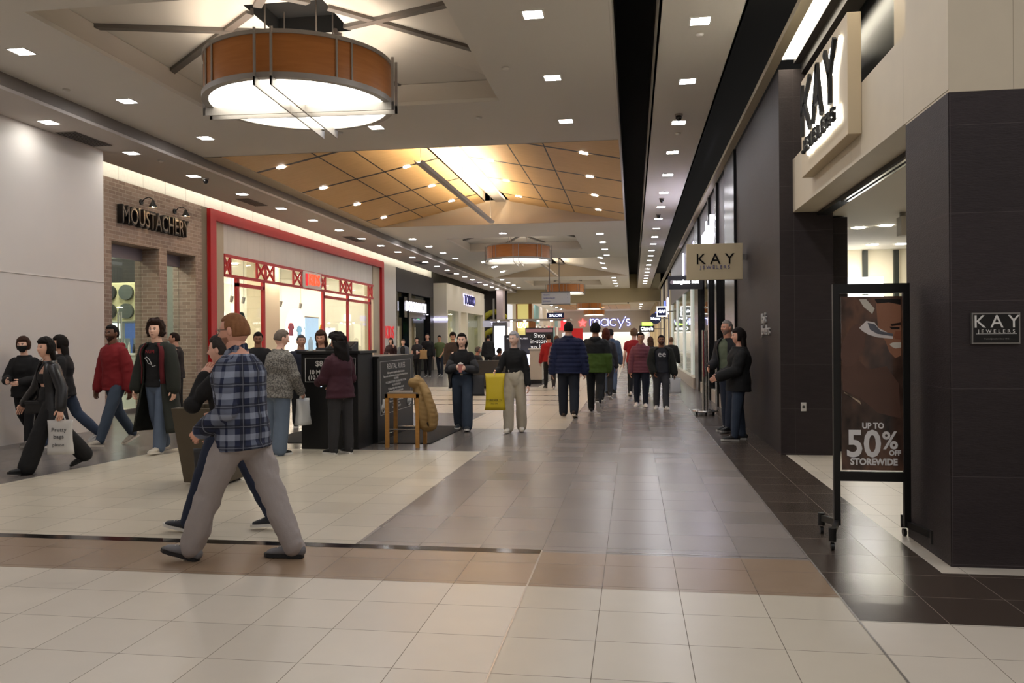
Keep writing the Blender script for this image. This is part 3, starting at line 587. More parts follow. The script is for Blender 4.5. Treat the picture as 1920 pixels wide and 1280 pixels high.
for k in range(7):
    B = MB(); x, y = -11.3, 44.9+.42*k; B.tube([(x, y, 2.3), (x, y, 2.0), (x, y, 1.7)], [(.09, .07), (.1, .08), (.07, .06)], n=10); B.cyl((x, y, 2.35), (x, y, 3.4), .008, n=6); B.build('hanging_bust', M('8d8a78' if k % 2 else 'b9b59c', .7), smooth='auto', label=f'grey hanging torso form in the white shop window, {ords[k]} from the left', cat='torso form', group='torso forms')
for k in range(4):
    B = MB(); y = 44.8+.62*k; B.box(-11.2, -11.05, y, y+.4, .4, 1.7); B.build('lit_poster', E('f4f4ff' if k != 1 else '4a4648', 2 if k != 1 else .3), label=f'{"dark" if k == 1 else "bright white"} tall poster in the white shop window, {ords[k]} from the left', cat='poster', group='window posters')
bs = empty('torrid_blade_sign', (-9.0, 55.0, 2.5), 0, 'pale lilac TORRID blade sign projecting from the off-white shop', 'sign')
B = MB(); B.box(-10.198, -8.3, 55.0, 55.05, 2.5, 2.95); B.build('panel', M('a8a6b4', .5, emit=.25, alpha=.6), bs, w=True); text('letters', 'TORRID', .3, (-9.1, 54.98, 2.73), (1, 0, 0), (0, 0, 1), E('e9e6ff', 1.0), bs, .006)
# ---------- beyond: planted cafe front, pale column, timber framed shop
r = empty('glazed_cafe_front', (-10, 58, 0), 0, 'dark glazed cafe front with green and yellow arched planting', 'shopfront')
B = MB(); B.box(-10.9, -9.0, 58.3, 58.4, 0, 5.19); B.build('back_wall', M('2a231f', .7, var=.3, vs=2), r, w=True)
for k, z in enumerate((3.2, 1.9)):
    B = MB(); P = [(-10.7+i*.14, 58.0, z+.45*math.sin(PI*i/12)) for i in range(12)]; B.tube(P, [(.25, .2)]*12, (0, 1, 0), 8); B.build('plant_arch', M('b0a838', .9, var=.5, vs=8), r, w=True, smooth=True)
B = MB(); B.box(-10.9, -9.2, 57.95, 58.25, 0, .9); B.build('low_wall', M('8b857e', .7), r, w=True)
for x in (-10.6, -9.9):
    B = MB(); B.box(x-.06, x+.06, 57.7, 57.8, 0, 4.6); B.build('mullion', M('a7a39c', .5), r, w=True)
B = MB(); B.box(-9.5, -9.05, 56.6, 57.6, 0, 5.19); B.build('marble_column', M('b3a2a2', .5, var=.15, vs=3), label='pinkish marble column at the corner of the glazed cafe', cat='column')
r = empty('timber_shopfront', (-8.2, 60, 0), 0, 'timber framed shopfront with glowing white letters above a yellow wall', 'shopfront')
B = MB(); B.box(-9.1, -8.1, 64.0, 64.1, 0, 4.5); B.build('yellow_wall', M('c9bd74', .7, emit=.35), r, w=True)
wf = wood_mat('honey_timber', 'b06f30', '8c5220', .5, (1, 1, 6), 3)
for a, b, z0, z1 in ((-9.15, -9.05, 0, 4.6), (-8.15, -7.9, 0, 4.6), (-9.15, -7.9, 4.45, 4.6), (-9.15, -7.9, 3.05, 3.15)):
    B = MB(); B.box(a, b, 63.8, 64.0, z0, z1); B.build('timber_frame', wf, r, w=True)
text('letters', 'UXF', .62, (-8.65, 63.75, 2.75), (1, 0, 0), (0, 0, 1), E('ffffff', 2.5), r, .02, xs=.75)
for k in range(10):
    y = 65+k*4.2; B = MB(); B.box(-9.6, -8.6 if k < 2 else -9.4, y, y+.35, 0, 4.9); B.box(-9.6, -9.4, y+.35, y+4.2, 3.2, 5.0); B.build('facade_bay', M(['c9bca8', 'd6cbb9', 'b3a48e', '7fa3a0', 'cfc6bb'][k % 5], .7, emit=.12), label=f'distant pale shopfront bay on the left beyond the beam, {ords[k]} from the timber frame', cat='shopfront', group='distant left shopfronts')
    B = MB(); B.box(-11.2, -11, y, y+4.2, 0, 3.2); B.build('lit_shop_back', E('f2e6d0', .9), label=f'glowing interior of a distant left shop, {ords[k]} from the timber frame', cat='shop interior', group='distant left interiors')
r = empty('timber_shelving_unit', (-7.98, 65.2, 0), 0, 'open honey timber shelving unit beside the glowing letters', 'shelving')
for k in range(6):
    B = MB(); B.box(-8.1, -7.85, 64.2, 66.2, .4+.42*k, .45+.42*k); B.build('shelf', wf, r, w=True)
    B = MB(); B.box(-8.08, -7.87, 64.2+.38*k, 64.28+.38*k, 0, 3.1); B.build('upright', wf, r, w=True)
# far department store sign
sg = empty('department_store_sign', (-3.2, 109.9, 3.9), 0, 'large blue outlined macys lettering on the grey end wall', 'sign letters')
def arc(cx, cz, r, a0, a1, n=14): return [(cx+r*math.cos(math.radians(a0+(a1-a0)*k/n)), cz+r*math.sin(math.radians(a0+(a1-a0)*k/n))) for k in range(n+1)]
MS = [[(0, 0), (0, .75), (0, .5)] + arc(.22, .5, .22, 180, 0) + [(.44, 0)], [(.44, .5)] + arc(.66, .5, .22, 180, 0) + [(.88, 0)],
      arc(1.42, .37, .36, 0, 360, 20), [(1.78, .75), (1.78, 0)], arc(2.32, .37, .36, 45, 315, 16), [(2.74, .75), (3.05, .05)], [(3.4, .75), (2.92, -.32)], [(3.52, 1.0), (3.48, .85)],
      arc(3.78, .56, .18, 50, 270, 8) + arc(3.78, .19, .19, 90, -130, 8)]
for nm_, y, hw, mt in (('outline', 109.96, .085, E('2a3fbf', 1.0)), ('letters', 109.92, .038, E('f0f2ff', 2.4))):
    B = MB()
    for P in MS:
        P = [(-5.65+x*1.33, 3.45+z*1.2) for x, z in P]
        for p, q in zip(P[:-1], P[1:]): B.bar((p[0], y, p[1]), (q[0], y, q[1]), hw*2, .06, (0, 1, 0))
    B.build(nm_, mt, sg, w=True)
B = MB(); pts = []
for k in range(10): a = PI/2+k*PI/5; rr = .6 if k % 2 == 0 else .25; pts.append((-6.7+rr*math.cos(a), 109.88, 3.85+rr*math.sin(a)))
B.prism(pts, (0, .1, 0)); B.build('star_emblem', E('ff4a4a', 2.2), label='glowing red star left of the blue lettering on the end wall', cat='sign')
for k, (x, c, t) in enumerate(((-11.0, 'ff6a72', 'pink'), (-9.3, 'ff3b44', 'red'))):
    B = MB(); B.prism([(x-.5, 109.7, 2.9), (x+.5, 109.7, 2.9), (x+.35, 109.7, 4.2), (x, 109.7, 4.6), (x-.35, 109.7, 4.2)], (0, .32, 0)); B.build('hanging_banner', E(c, .5), label=f'distant {t} hanging banner left of the star sign', cat='banner')
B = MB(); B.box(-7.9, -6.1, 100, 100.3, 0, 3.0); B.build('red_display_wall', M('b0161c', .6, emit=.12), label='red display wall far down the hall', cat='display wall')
# ================================================================= right side: jeweller's portal
m_dtile = tile_mat('slate_tile', '2f2829', '4d4546', ax=(0, 2), size=(1.22, .61), off=(2.19, .02), width=.004, rough=.6, jit=.12, tex=.25, ts=3, stretch=(2, 2, 9), bmp=.25, spec=.3)
m_dtile_y = tile_mat('slate_tile_side', '2f2829', '4d4546', ax=(1, 2), size=(1.22, .61), off=(6.05, .02), width=.004, rough=.6, jit=.12, tex=.25, ts=3, stretch=(2, 2, 9), bmp=.25, spec=.3)
m_kb = tile_mat('beige_cladding', 'cbbfa8', '9d917b', ax=(0, 2), size=(3, .73), off=(5.6, 3.3), width=.004, rough=.6, jit=.02, tex=.04)
m_kby = tile_mat('beige_cladding_side', 'cbbfa8', '9d917b', ax=(1, 2), size=(1.6, 9), off=(8.6, 3.3), width=.004, rough=.6, jit=.02, tex=.04)
KX = 2.18
B = MB(); B.mat(0).box(KX+.004, 8, 6.05, 6.95, 0, 3.3); B.mat(1).box(KX, KX+.004, 6.054, 6.946, 0, 3.3); struct('wall_right_pier', B, [m_dtile, m_dtile_y])
B = MB(); B.mat(0).box(KX+.004, 8, 6.05, 6.95, 3.3, 6.4); B.mat(1).box(KX, KX+.004, 6.05, 12.0, 3.32, 4.04); B.mat(2).box(KX+.004, 2.75, 6.95, 12.0, 3.32, 4.03)
struct('wall_right_header', B, [m_kb, m_kby, m_kb])
B = MB(); B.mat(1).box(2.0, 2.004, 11.6, 16.25, 0, 5.28); B.mat(0).box(2.004, 2.7, 11.6, 16.25, 0, 5.28); B.box(2.5, 3.0, 12.05, 12.6, 0, 3.3); struct('wall_right_portal', B, [m_dtile, m_dtile_y])
B = MB(); B.box(2.67, 2.72, 11.8, 12.05, 0, 3.3); struct('trim_portal_edge', B, m_blk)
# right wall behind camera side
B = MB(); B.box(7.9, 8, -12, 6.05, 0, 6.5); struct('wall_right', B, m_ceil)
# glass clerestory above header, slot light and fascia
B = MB(); B.box(2.5, 2.512, 6.95, 12.0, 4.03, 5.35); o = struct('window_1', B, glass('7f8f93', .1, .2))
B = MB(); B.box(3.4, 3.45, 6.95, 12, 4.0, 6.4); B.box(2.75, 3.4, 6.95, 12, 3.98, 4.03); struct('wall_clerestory_back', B, M('7f8c90', .8))
B = MB(); B.box(1.84, 1.97, -12, 61.7, 5.28, 5.36); struct('trim_1', B, M('b0a690', .7))
B = MB(); B.box(2.3, 2.6, 6.95, 11.6, 5.22, 5.45); B.box(2.2, 2.35, 6.95, 11.6, 5.35, 5.6); struct('trim_2', B, M('3b3a3b', .6))
B = MB(); B.box(2.04, 2.26, 6.95, 11.55, 5.4, 5.42); B.build('slot_light', E('fff3dc', 9), label='bright white slot light above the jeweller shop sign', cat='strip light')
B = MB(); B.box(2.4, 2.46, 7.55, 7.95, 4.045, 5.1); B.build('clerestory_mullion', M('cbbda4', .6), label='beige upright in the glass above the shop header', cat='mullion')
# KAY sign box on the header
ks = empty('jeweller_sign_box', (2.05, 9.1, 3.55), 0, 'large beige sign box with halo-lit KAY JEWELERS letters on the header', 'sign')
B = MB(); B.box(2.05, KX-.001, 8.2, 10.35, 3.55, 4.72); B.build('panel', M('c9b99c', .6), ks, w=True, bevel=.006)
def strokes(B, glyphs, y0, z0, h, wdt, gap, th, x0, x1, grow=0):
    """letters drawn as bars on a YZ plane, reading towards the camera (-Y)"""
    y = y0
    for g in glyphs:
        for (a, b) in G[g]:
            p = Vector((0, y-a[0]*wdt, z0+a[1]*h)); q = Vector((0, y-b[0]*wdt, z0+b[1]*h)); d = (q-p).normalized()*(th/2+grow); n = Vector((0, -d.z, d.y)).normalized()*(th/2+grow)
            p -= d*.6; q += d*.6
            B.prism([(x0, *(p+n).yz), (x0, *(q+n).yz), (x0, *(q-n).yz), (x0, *(p-n).yz)], (x1-x0, 0, 0))
        y -= wdt+gap
G = {'K': [((0, 0), (0, 1)), ((0, .42), (1, 1)), ((.3, .6), (1, 0))], 'A': [((0, 0), (.5, 1)), ((.5, 1), (1, 0)), ((.2, .33), (.8, .33))], 'Y': [((.5, 0), (.5, .48)), ((.5, .48), (0, 1)), ((.5, .48), (1, 1))],
     'J': [((.8, 1), (.8, .15)), ((.8, .15), (.5, 0)), ((.5, 0), (.1, .15))], 'E': [((0, 0), (0, 1)), ((0, 1), (.8, 1)), ((0, .5), (.7, .5)), ((0, 0), (.8, 0))], 'W': [((0, 1), (.25, 0)), ((.25, 0), (.5, 1)), ((.5, 1), (.75, 0)), ((.75, 0), (1, 1))],
     'L': [((0, 1), (0, 0)), ((0, 0), (.8, 0))], 'R': [((0, 0), (0, 1)), ((0, 1), (.8, .95)), ((.8, .95), (.8, .55)), ((.8, .55), (0, .5)), ((.4, .5), (.9, 0))], 'S': [((.9, .9), (.1, .95)), ((.1, .95), (.1, .55)), ((.1, .55), (.9, .45)), ((.9, .45), (.9, .05)), ((.9, .05), (.1, .08))]}
hl = E('fffdf5', 5); kb = M('0e0c0b', .8, spec=.2)
for nm_, gl, y0, z0, h, wd, gp, th in (('kay', 'KAY', 9.95, 3.98, .55, .4, .17, .07), ('jewelers', 'JEWELERS', 9.95, 3.76, .12, .125, .075, .033)):
    B = MB(); strokes(B, gl, y0, z0, h, wd, gp, th, 2.03, 2.045, .016); B.build('halo_light', hl, ks, w=True)
    B = MB(); strokes(B, gl, y0, z0, h, wd, gp, th, 1.965, 2.0); B.build('letters', kb, ks, w=True)
# hanging blade sign on the portal
r = empty('hanging_blade_sign', (1.5, 14.9, 2.65), 0, 'beige rectangular KAY JEWELERS blade sign projecting from the slate portal', 'sign')
B = MB(); B.box(.96, 1.93, 14.86, 14.94, 2.65, 3.29); B.build('panel', M('c3b291', .6), r, w=True, bevel=.005)
B = MB(); B.box(1.93, 2.0, 14.88, 14.92, 3.0, 3.1); B.build('bracket', m_steel_d, r, w=True)
text('letters', 'KAY', .27, (1.45, 14.85, 3.01), (1, 0, 0), (0, 0, 1), kb, r, .006, sp=1.55)
text('small_letters', 'JEWELERS', .085, (1.45, 14.85, 2.87), (1, 0, 0), (0, 0, 1), M('5a5a8c', .4), r, .005, sp=1.5)
# plaque on near pier
r = empty('wall_plaque', (2.47, 6.04, 1.55), 0, 'black framed KAY JEWELERS plaque on the near slate pier', 'plaque')
B = MB(); B.box(2.315, 2.625, 6.03, 6.05, 1.55, 1.765); B.build('frame', M('9a9794', .35, .7), r, w=True); B = MB(); B.box(2.325, 2.615, 6.024, 6.03, 1.56, 1.755); B.build('face', M('0c0b0c', .3), r, w=True)
wl = M('dcdad6', .5)
text('letters', 'KAY', .125, (2.47, 6.022, 1.7), (1, 0, 0), (0, 0, 1), wl, r, .001, sp=1.45); text('small_letters', 'JEWELERS', .034, (2.47, 6.022, 1.636), (1, 0, 0), (0, 0, 1), wl, r, .001, sp=1.75)
B = MB(); B.box(2.34, 2.6, 6.0215, 6.024, 1.618, 1.6205); B.build('rule', wl, r, w=True)
text('tagline', 'Trusted Jewelers Since 1916', .014, (2.47, 6.022, 1.585), (1, 0, 0), (0, 0, 1), M('8a8784', .5), r, .0005)
# wall letters on portal
r = empty('wall_lettering', (2.0, 13, 1.8), 0, 'small silver two-line lettering on the slate portal face', 'sign letters')
text('letters', "Kay's", .22, (1.985, 12.9, 1.9), (0, -1, 0), (0, 0, 1), M('b9b6b2', .4, .5), r, .012); text('letters', 'Jewelers', .22, (1.985, 12.75, 1.72), (0, -1, 0), (0, 0, 1), M('b9b6b2', .4, .5), r, .012)
r = empty('power_outlet', (2.3, 11.59, .66), 0, 'small white power outlet low on the slate portal', 'outlet')
B = MB(); B.box(2.265, 2.335, 11.588, 11.6, .6, .72); B.build('plate', M('cfcbc5', .5), r, w=True, bevel=.003); B = MB(); B.cyl((2.3, 11.588, .66), (2.3, 11.583, .66), .02, n=12); B.build('socket', M('4a4845', .5), r, w=True)
# interior of the jeweller's
B = MB(); B.box(2.75, 8, 6.95, 17, 3.32, 3.36); struct('ceiling_jeweller', B, M('d3cdbf', .8))
B = MB(); B.box(3.0, 8, 16.8, 16.9, 0, 3.32); B.box(7.9, 8, 6.95, 16.8, 0, 3.32); struct('wall_jeweller', B, M('d8cfb8', .8))
for x in (4.45, 5.02):
    B = MB(); B.box(x, x+.09, 16.72, 16.8, 0, 3.3); B.build('dark_wall_strip', M('20241f', .4), label=f'dark vertical strip on the cream back wall of the jeweller shop, {"left" if x < 4.6 else "right"} one', cat='wall strip', group='dark wall strips')
r = empty('sliding_door_track', (2.6, 8, 3.28), 0, 'chrome and black sliding grille track under the shop header', 'door track')
B = MB(); B.box(2.5, 2.64, 6.96, 12, 3.27, 3.318); B.build('housing', m_blk, r, w=True); B = MB(); B.box(2.515, 2.545, 6.96, 10.4, 3.255, 3.27); B.box(2.58, 2.61, 6.96, 10.4, 3.255, 3.27); B.build('rails', m_chrome, r, w=True)
for k, (x, y) in enumerate(((3.5, 13.4), (3.85, 13.2), (4.55, 13.2), (3.9, 9.2), (5.2, 9.6), (5.6, 13), (4.4, 15.9), (4.9, 15.9))):
    B = MB(); B.lathe((0, 0, 0), [(.001, -.004), (.07, -.004), (.09, -.01), (.1, 0)], 20); B.build('jeweller_ceiling_lamp', E('fff6e2', 60), loc=(x, y, 3.32), label=f'round recessed lamp in the jeweller shop ceiling, number {k+1} from the entrance', cat='ceiling light', group='lamps in the jeweller shop')
r = empty('ceiling_speaker_box', (3.72, 11.9, 2.98), 0, 'small white box hanging from the jeweller shop ceiling', 'speaker')
B = MB(); B.box(3.64, 3.74, 11.8, 12.0, 3.0, 3.26); B.build('body', M('bdb6aa', .6), r, w=True); B = MB(); B.cyl((3.69, 11.9, 3.26), (3.69, 11.9, 3.32), .04, n=12); B.build('mount', M('8c867d', .5), r, w=True)
B = MB(); B.cyl((4.35, 13.2, 2.3), (4.35, 13.2, 3.32), .01, n=8); B.cyl((4.35, 13.2, 3.3), (4.35, 13.2, 3.32), .05, n=14); B.build('hanging_rod', M('a7a297', .4, .5), label='thin rod hanging from the jeweller shop ceiling', cat='rod')
for k, (x0, x1, y0) in enumerate(((3.2, 5.2, 14.5), (4.3, 7, 10.4))):
    r = empty('jewellery_display_case', (x0, y0, 0), 0, f'glass topped jewellery display case lit from inside, {"at the back" if k == 0 else "near the right wall"}', 'display case', 'jewellery cases')
    B = MB(); B.box(x0, x1, y0, y0+.6, 0, .8); B.build('base', M('d6cfc0', .5), r, w=True); B = MB(); B.box(x0, x1, y0, y0+.6, .8, .83); B.build('lit_tray', E('ffffff', 3), r, w=True)
    B = MB(); B.box(x0, x1, y0, y0+.6, .835, 1.05); B.build('glass_top', m_glass, r, w=True); B = MB(); B.box(x0-.01, x1+.01, y0-.01, y0+.61, 1.05, 1.07); B.build('rim', m_blk, r, w=True)
B = MB(); B.box(3.3, 4.7, 16.3, 16.6, 2.45, 2.75); B.box(3.3, 4.7, 16.3, 16.6, 2.2, 2.4); B.build('light_canopy', E('ffffff', 2.5), label='bright white canopy on the back wall of the jeweller shop', cat='canopy')
# ================================================================= rest of the right side
m_ggrey = tile_mat('ribbed_metal', '6e696c', '3c383b', ax=(1, 2), size=(.22, 9), off=(0, 0), width=.06, rough=.35, jit=.2, tex=.2)
r = empty('sunglasses_shopfront', (2.0, 22, 0), 0, 'dark glazed shopfront with glowing sunglass hut letters beyond the slate portal', 'shopfront')
for a, b in ((16.26, 17.9), (19.7, 20.1), (21.7, 22.0), (25.2, 26.6)):
    B = MB(); B.box(1.95, 2.6, a, b, 0, 5.27); B.build('black_pier', m_blkg, r, w=True)
B = MB(); B.box(2.02, 2.6, 17.9, 26.0, 3.35, 5.28); B.build('grey_fascia', M('5f5a62', .45, var=.1, vs=2), r, w=True)
for a, b in ((17.9, 19.7), (20.1, 21.7), (22.0, 25.2)):
    B = MB(); B.box(2.05, 2.06, a, b, .3, 3.35); B.build('window_pane', glass('d9e0e0', .5), r, w=True)
B = MB(); B.box(2.0, 2.3, 17.9, 25.2, 0, .3); B.build('plinth', M('a8a19a', .5), r, w=True)
sg = empty('sunglasses_lettering', (2.0, 22, 4.3), 0, 'glowing white sunglass hut letters on the grey fascia', 'sign letters')
text('letters', 'sunglass hut', .95, (1.97, 21.9, 4.35), (0, -1, 0), (0, 0, 1), E('efeaff', 7), sg, .03, xs=.75, bold=.012)
room('sunglasses_shop', 2.3, 6, 17, 26.4, 3.35, M('c9c2c8', .8), m_intw, 90, 4, 1, side='x1')
for k in range(8):
    B = MB(); y = 18.2+k*.95; B.box(3.4, 3.6, y, y+.5, .8+.2*(k % 2), 2.0); B.build('lit_wall_case', E(['e9e6ff', 'b02030', 'dfe9ff', '7a6ae0'][k % 4], 1.6), label=f'{["white", "red", "pale blue", "violet"][k % 4]} lit wall case in the sunglasses shop, place {k+1} from the portal', cat='display case', group='lit cases in the sunglasses shop')
r = empty('sunglasses_blade_sign', (1.5, 24, 3.05), 0, 'long black sunglass hut blade sign behind the beige blade sign', 'sign')
B = MB(); B.box(1.02, 2.0, 24, 24.12, 3.04, 3.43); B.build('panel', m_blk, r, w=True)
text('letters', 'sunglass hut', .15, (1.52, 23.985, 3.25), (1, 0, 0), (0, 0, 1), E('ffffff', 3), r, .006, bold=.004)
B = MB(); B.cyl((1.13, 23.98, 3.24), (1.13, 24.0, 3.24), .06, n=20); B.build('round_emblem', M('9c8f90', .4), r, w=True)
r = empty('ribbed_metal_facade', (2.0, 30, 0), 0, 'rippled grey metal upper facade above a bright glass shopfront', 'shopfront')
B = MB(); B.box(2.02, 2.5, 26.6, 44, 3.4, 5.28); B.build('ribbed_fascia', m_ggrey, r, w=True)
for y in (26.6, 29.0, 33.5, 38.5, 43.8):
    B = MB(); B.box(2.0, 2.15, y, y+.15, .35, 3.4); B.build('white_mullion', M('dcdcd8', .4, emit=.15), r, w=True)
B = MB(); B.box(2.06, 2.07, 26.7, 43.9, .35, 3.4); B.build('window_pane', glass('e2ecea', .4), r, w=True)
B = MB(); B.box(1.9, 2.3, 26.6, 44, 0, .35); B.build('plinth', M('b3a99c', .5), r, w=True)
B = MB(); B.box(1.98, 2.02, 33.0, 33.25, 3.9, 5.0); B.build('vertical_light', E('d9d4ff', 6), r, w=True)
B = MB(); B.box(1.98, 2.02, 27.2, 27.5, 3.8, 4.8); B.build('vertical_light', E('d9d4ff', 6), r, w=True)
room('glass_shop', 2.3, 6, 26.7, 44, 3.5, m_intw, m_intw, 110, 6, 1, side='x1')
for k in range(5):
    for j in range(1):
        B = MB(); x, y = 2.9, 28.5+k*3.0; B.tube([(x, y, .9), (x, y, 1.1), (x, y, 1.35), (x, y, 1.5), (x, y, 1.58)], [(.13, .1), (.11, .08), (.17, .11), (.14, .08), (.05, .05)], n=12); B.ball((x, y, 1.74), (.08, .09, .12)); B.cyl((x, y, 0), (x, y, .9), .02, n=8); B.cyl((x, y, 0), (x, y, .02), .18, n=20)
        B.build('dress_form', M(['86a79b', '9aa0a8', 'c8c2b4', '4d6a5f', '8d7fc0'][k], .7), smooth='auto', label=f'{["sage green", "grey", "cream", "deep green", "lilac"][k]} dressed form in the bright right window, {ords[k]} from the sunglasses shop', cat='mannequin', group='window dress forms')
def blade(nm_, x0, x1, y, z0, z1, label, txt, size, bg, fg, frame=None, round_=False, es=3):
    r = empty(nm_, ((x0+x1)/2, y, z0), 0, label, 'sign'); xc, zc = (x0+x1)/2, (z0+z1)/2
    if round_:
        B = MB(); B.cyl((xc, y, zc), (xc, y+.1, zc), (x1-x0)/2, n=36); B.build('panel', M(bg, .4), r, w=True)
    else:
        if frame: B = MB(); B.box(x0, x1, y, y+.12, z0, z1); B.build('frame', E(frame, 1.5), r, w=True); x0 += .05; x1 -= .05; z0 += .05; z1 -= .05
        B = MB(); B.box(x0, x1, y-.01, y+.1, z0, z1); B.build('panel', M(bg, .4), r, w=True)
    text('letters', txt, size, (xc, y-.025, zc), (1, 0, 0), (0, 0, 1), E(fg, es), r, .006, bold=.006, xs=.9)
    B = MB(); B.box(x1, 2.05, y+.03, y+.07, zc-.03, zc+.03); B.build('bracket', m_steel_d, r, w=True)
blade('navy_square_blade_sign', 1.2, 1.72, 42, 2.74, 3.26, 'navy square GAP blade sign with white border', 'GAP', .2, '141f56', 'ffffff', 'ffffff')
blade('round_blade_sign', .98, 1.62, 48, 2.48, 3.12, 'round navy blade sign with white script on the right side', "bd-spray", .17, '141c3c', 'ffffff', round_=True)
blade('black_blade_sign', .42, 1.42, 55, 2.08, 2.5, 'wide black blade sign with white script, farthest on the right', "Claire's", .3, '0c0c10', 'ffffff')
B = MB(); B.box(.6, 1.3, 55.02, 55.1, 2.5, 2.73); B.build('green_sign', E('a8e04a', 2), label='small bright green sign above the wide black blade sign', cat='sign')
pal = ['cbbd9f', '2c3154', 'd2c5aa', 'b8a98c', '403b3a', 'c9bfae']
for k in range(8):
    y = 44.1+k*2.19; B = MB(); B.box(1.95+.03*(k % 2), 2.4, y, y+.7, 0, 5.1); B.box(2.1, 2.4, y+.7, y+2.2, 3.2, 5.1); B.build('shopfront_bay', M(pal[k % 6], .7), label=f'{["cream", "navy", "pale", "tan", "dark", "beige"][k % 6]} shopfront bay on the right, {ords[k]} beyond the ribbed facade', cat='shopfront', group='right shopfront bays')
    B = MB(); B.box(3.0, 3.1, y, y+2.2, 0, 3.3); B.build('lit_shop_back', E('f6ead2', 1.6), label=f'glowing interior of a right shop, {ords[k]} beyond the ribbed facade', cat='shop interior', group='right shop interiors')
for k in range(11):
    y = 63.6+k*4.2; B = MB(); B.box(2.2, 2.6, y, y+.6, 0, 5.3); B.box(2.3, 2.6, y+.6, y+4.2, 3.2, 5.3); B.build('facade_bay', M(['cfc0a4', 'c4b696', 'b5a78f'][k % 3], .7), label=f'distant beige shopfront bay on the right beyond the beam, {ords[k]} in line', cat='shopfront', group='distant right shopfronts')
    B = MB(); B.box(3.2, 3.3, y, y+4.2, 0, 3.2); B.build('lit_shop_back', E('f2e2c4', 1.2), label=f'glowing interior of a distant right shop, {ords[k]} beyond the beam', cat='shop interior', group='distant right interiors')
for k, (y, c) in enumerate(((46.0, 'e6e2ff'), (50, '3a49c0'), (66, 'ffffff'), (70, '2f3da0'))):
    B = MB(); B.box(1.9, 1.96 if k < 2 else 2.2, y, y+.8, 3.0, 3.9); B.build('flag_sign', E(c, 3), label=f'glowing {["lilac", "blue", "white", "indigo"][k]} vertical flag sign on the right facades', cat='sign')
B = MB(); B.box(2.05, 8, 61.7, 62, 0, 6.5) ; struct('wall_right_end', B, M('c4b696', .8))
# ================================================================= people
def deg(a): return math.radians(a)
def dirv(side, a, b):
    """unit direction: a = degrees forward from straight down, b = degrees outward"""
    a, b = deg(a), deg(b); return Vector((side*math.sin(b), math.cos(b)*math.sin(a), -math.cos(b)*math.cos(a)))
def skin_mat():
    m, nt, p = new_mat('skin'); a = nt.nodes.new('ShaderNodeVertexColor'); a.layer_name = 'tone'
    nt.links.new(a.outputs[0], p.inputs['Base Color']); p.inputs['Roughness'].default_value = .5; p.inputs['Subsurface Weight'].default_value = .0
    return m
SKIN = skin_mat()
def plaid_mat():
    m, nt, p = new_mat('plaid_cloth'); v, s = coords(nt)
    base = srgb('1c2440'); o = None
    z = nm(nt, 'ADD', s[2], nm(nt, 'MULTIPLY', noise_tex(nt, v, 5), .015))
    h = nm(nt, 'MULTIPLY', nm(nt, 'ARCTAN2', s[1], s[0]), .2); h = nm(nt, 'ADD', h, nm(nt, 'MULTIPLY', noise_tex(nt, v, 4), .02))
    def band(x, size, off, wd): return line_mask(nt, x, size, off, wd)
    a = nm(nt, 'ADD', nm(nt, 'MULTIPLY', band(z, .15, .03, .042), .55), nm(nt, 'MULTIPLY', band(h, .15, .02, .045), .4))
    o = mixc(nt, a, base, srgb('8e96a8'))
    a = nm(nt, 'MAXIMUM', band(z, .15, .105, .03), band(h, .15, .09, .035)); o = mixc(nt, nm(nt, 'MULTIPLY', a, .7), o, srgb('0d1020'))
    a = nm(nt, 'MAXIMUM', band(z, .15, .105, .005), band(h, .15, .095, .005)); o = mixc(nt, nm(nt, 'MULTIPLY', a, .22), o, srgb('c9cfdb'))
    nt.links.new(o, p.inputs['Base Color']); p.inputs['Roughness'].default_value = .85; bump(nt, p, noise_tex(nt, v, 90), .2, .003); return m
def split_mat(c1, c2, zs):
    m, nt, p = new_mat('two_tone_cloth'); v, s = coords(nt); o = mixc(nt, nm(nt, 'GREATER_THAN', s[2], zs), srgb(c1), srgb(c2)); nt.links.new(o, p.inputs['Base Color']); p.inputs['Roughness'].default_value = .8; return m
def fleck_mat(c1, c2):
    m, nt, p = new_mat('flecked_knit'); v, s = coords(nt); n = noise_tex(nt, v, 60, 6); f = nm(nt, 'MULTIPLY', nm(nt, 'SUBTRACT', n, .4), 5, True); nt.links.new(mixc(nt, f, srgb(c1), srgb(c2)), p.inputs['Base Color']); p.inputs['Roughness'].default_value = .9; bump(nt, p, n, .4, .004); return m
def cloth(c, rough=.85): return M(c, rough, var=.1, vs=9, bmp=.2, bs=120)
def denim(c): return M(c, .85, var=.22, vs=5, bmp=.2, bs=150, stretch=(1, 1, .5))
def sm(x, a, b):
    t = np.clip((x-a)/(b-a), 0, 1); return t*t*(3-2*t)
def head_grid(nu, nv):
    t = PI*(np.arange(nv)+.5)/nv; u = 2*PI*np.arange(nu)/nu
    T, U = np.meshgrid(t, u, indexing='ij'); x = np.sin(T)*np.cos(U); y = np.sin(T)*np.sin(U); z = -np.cos(T)
    return x, y, z
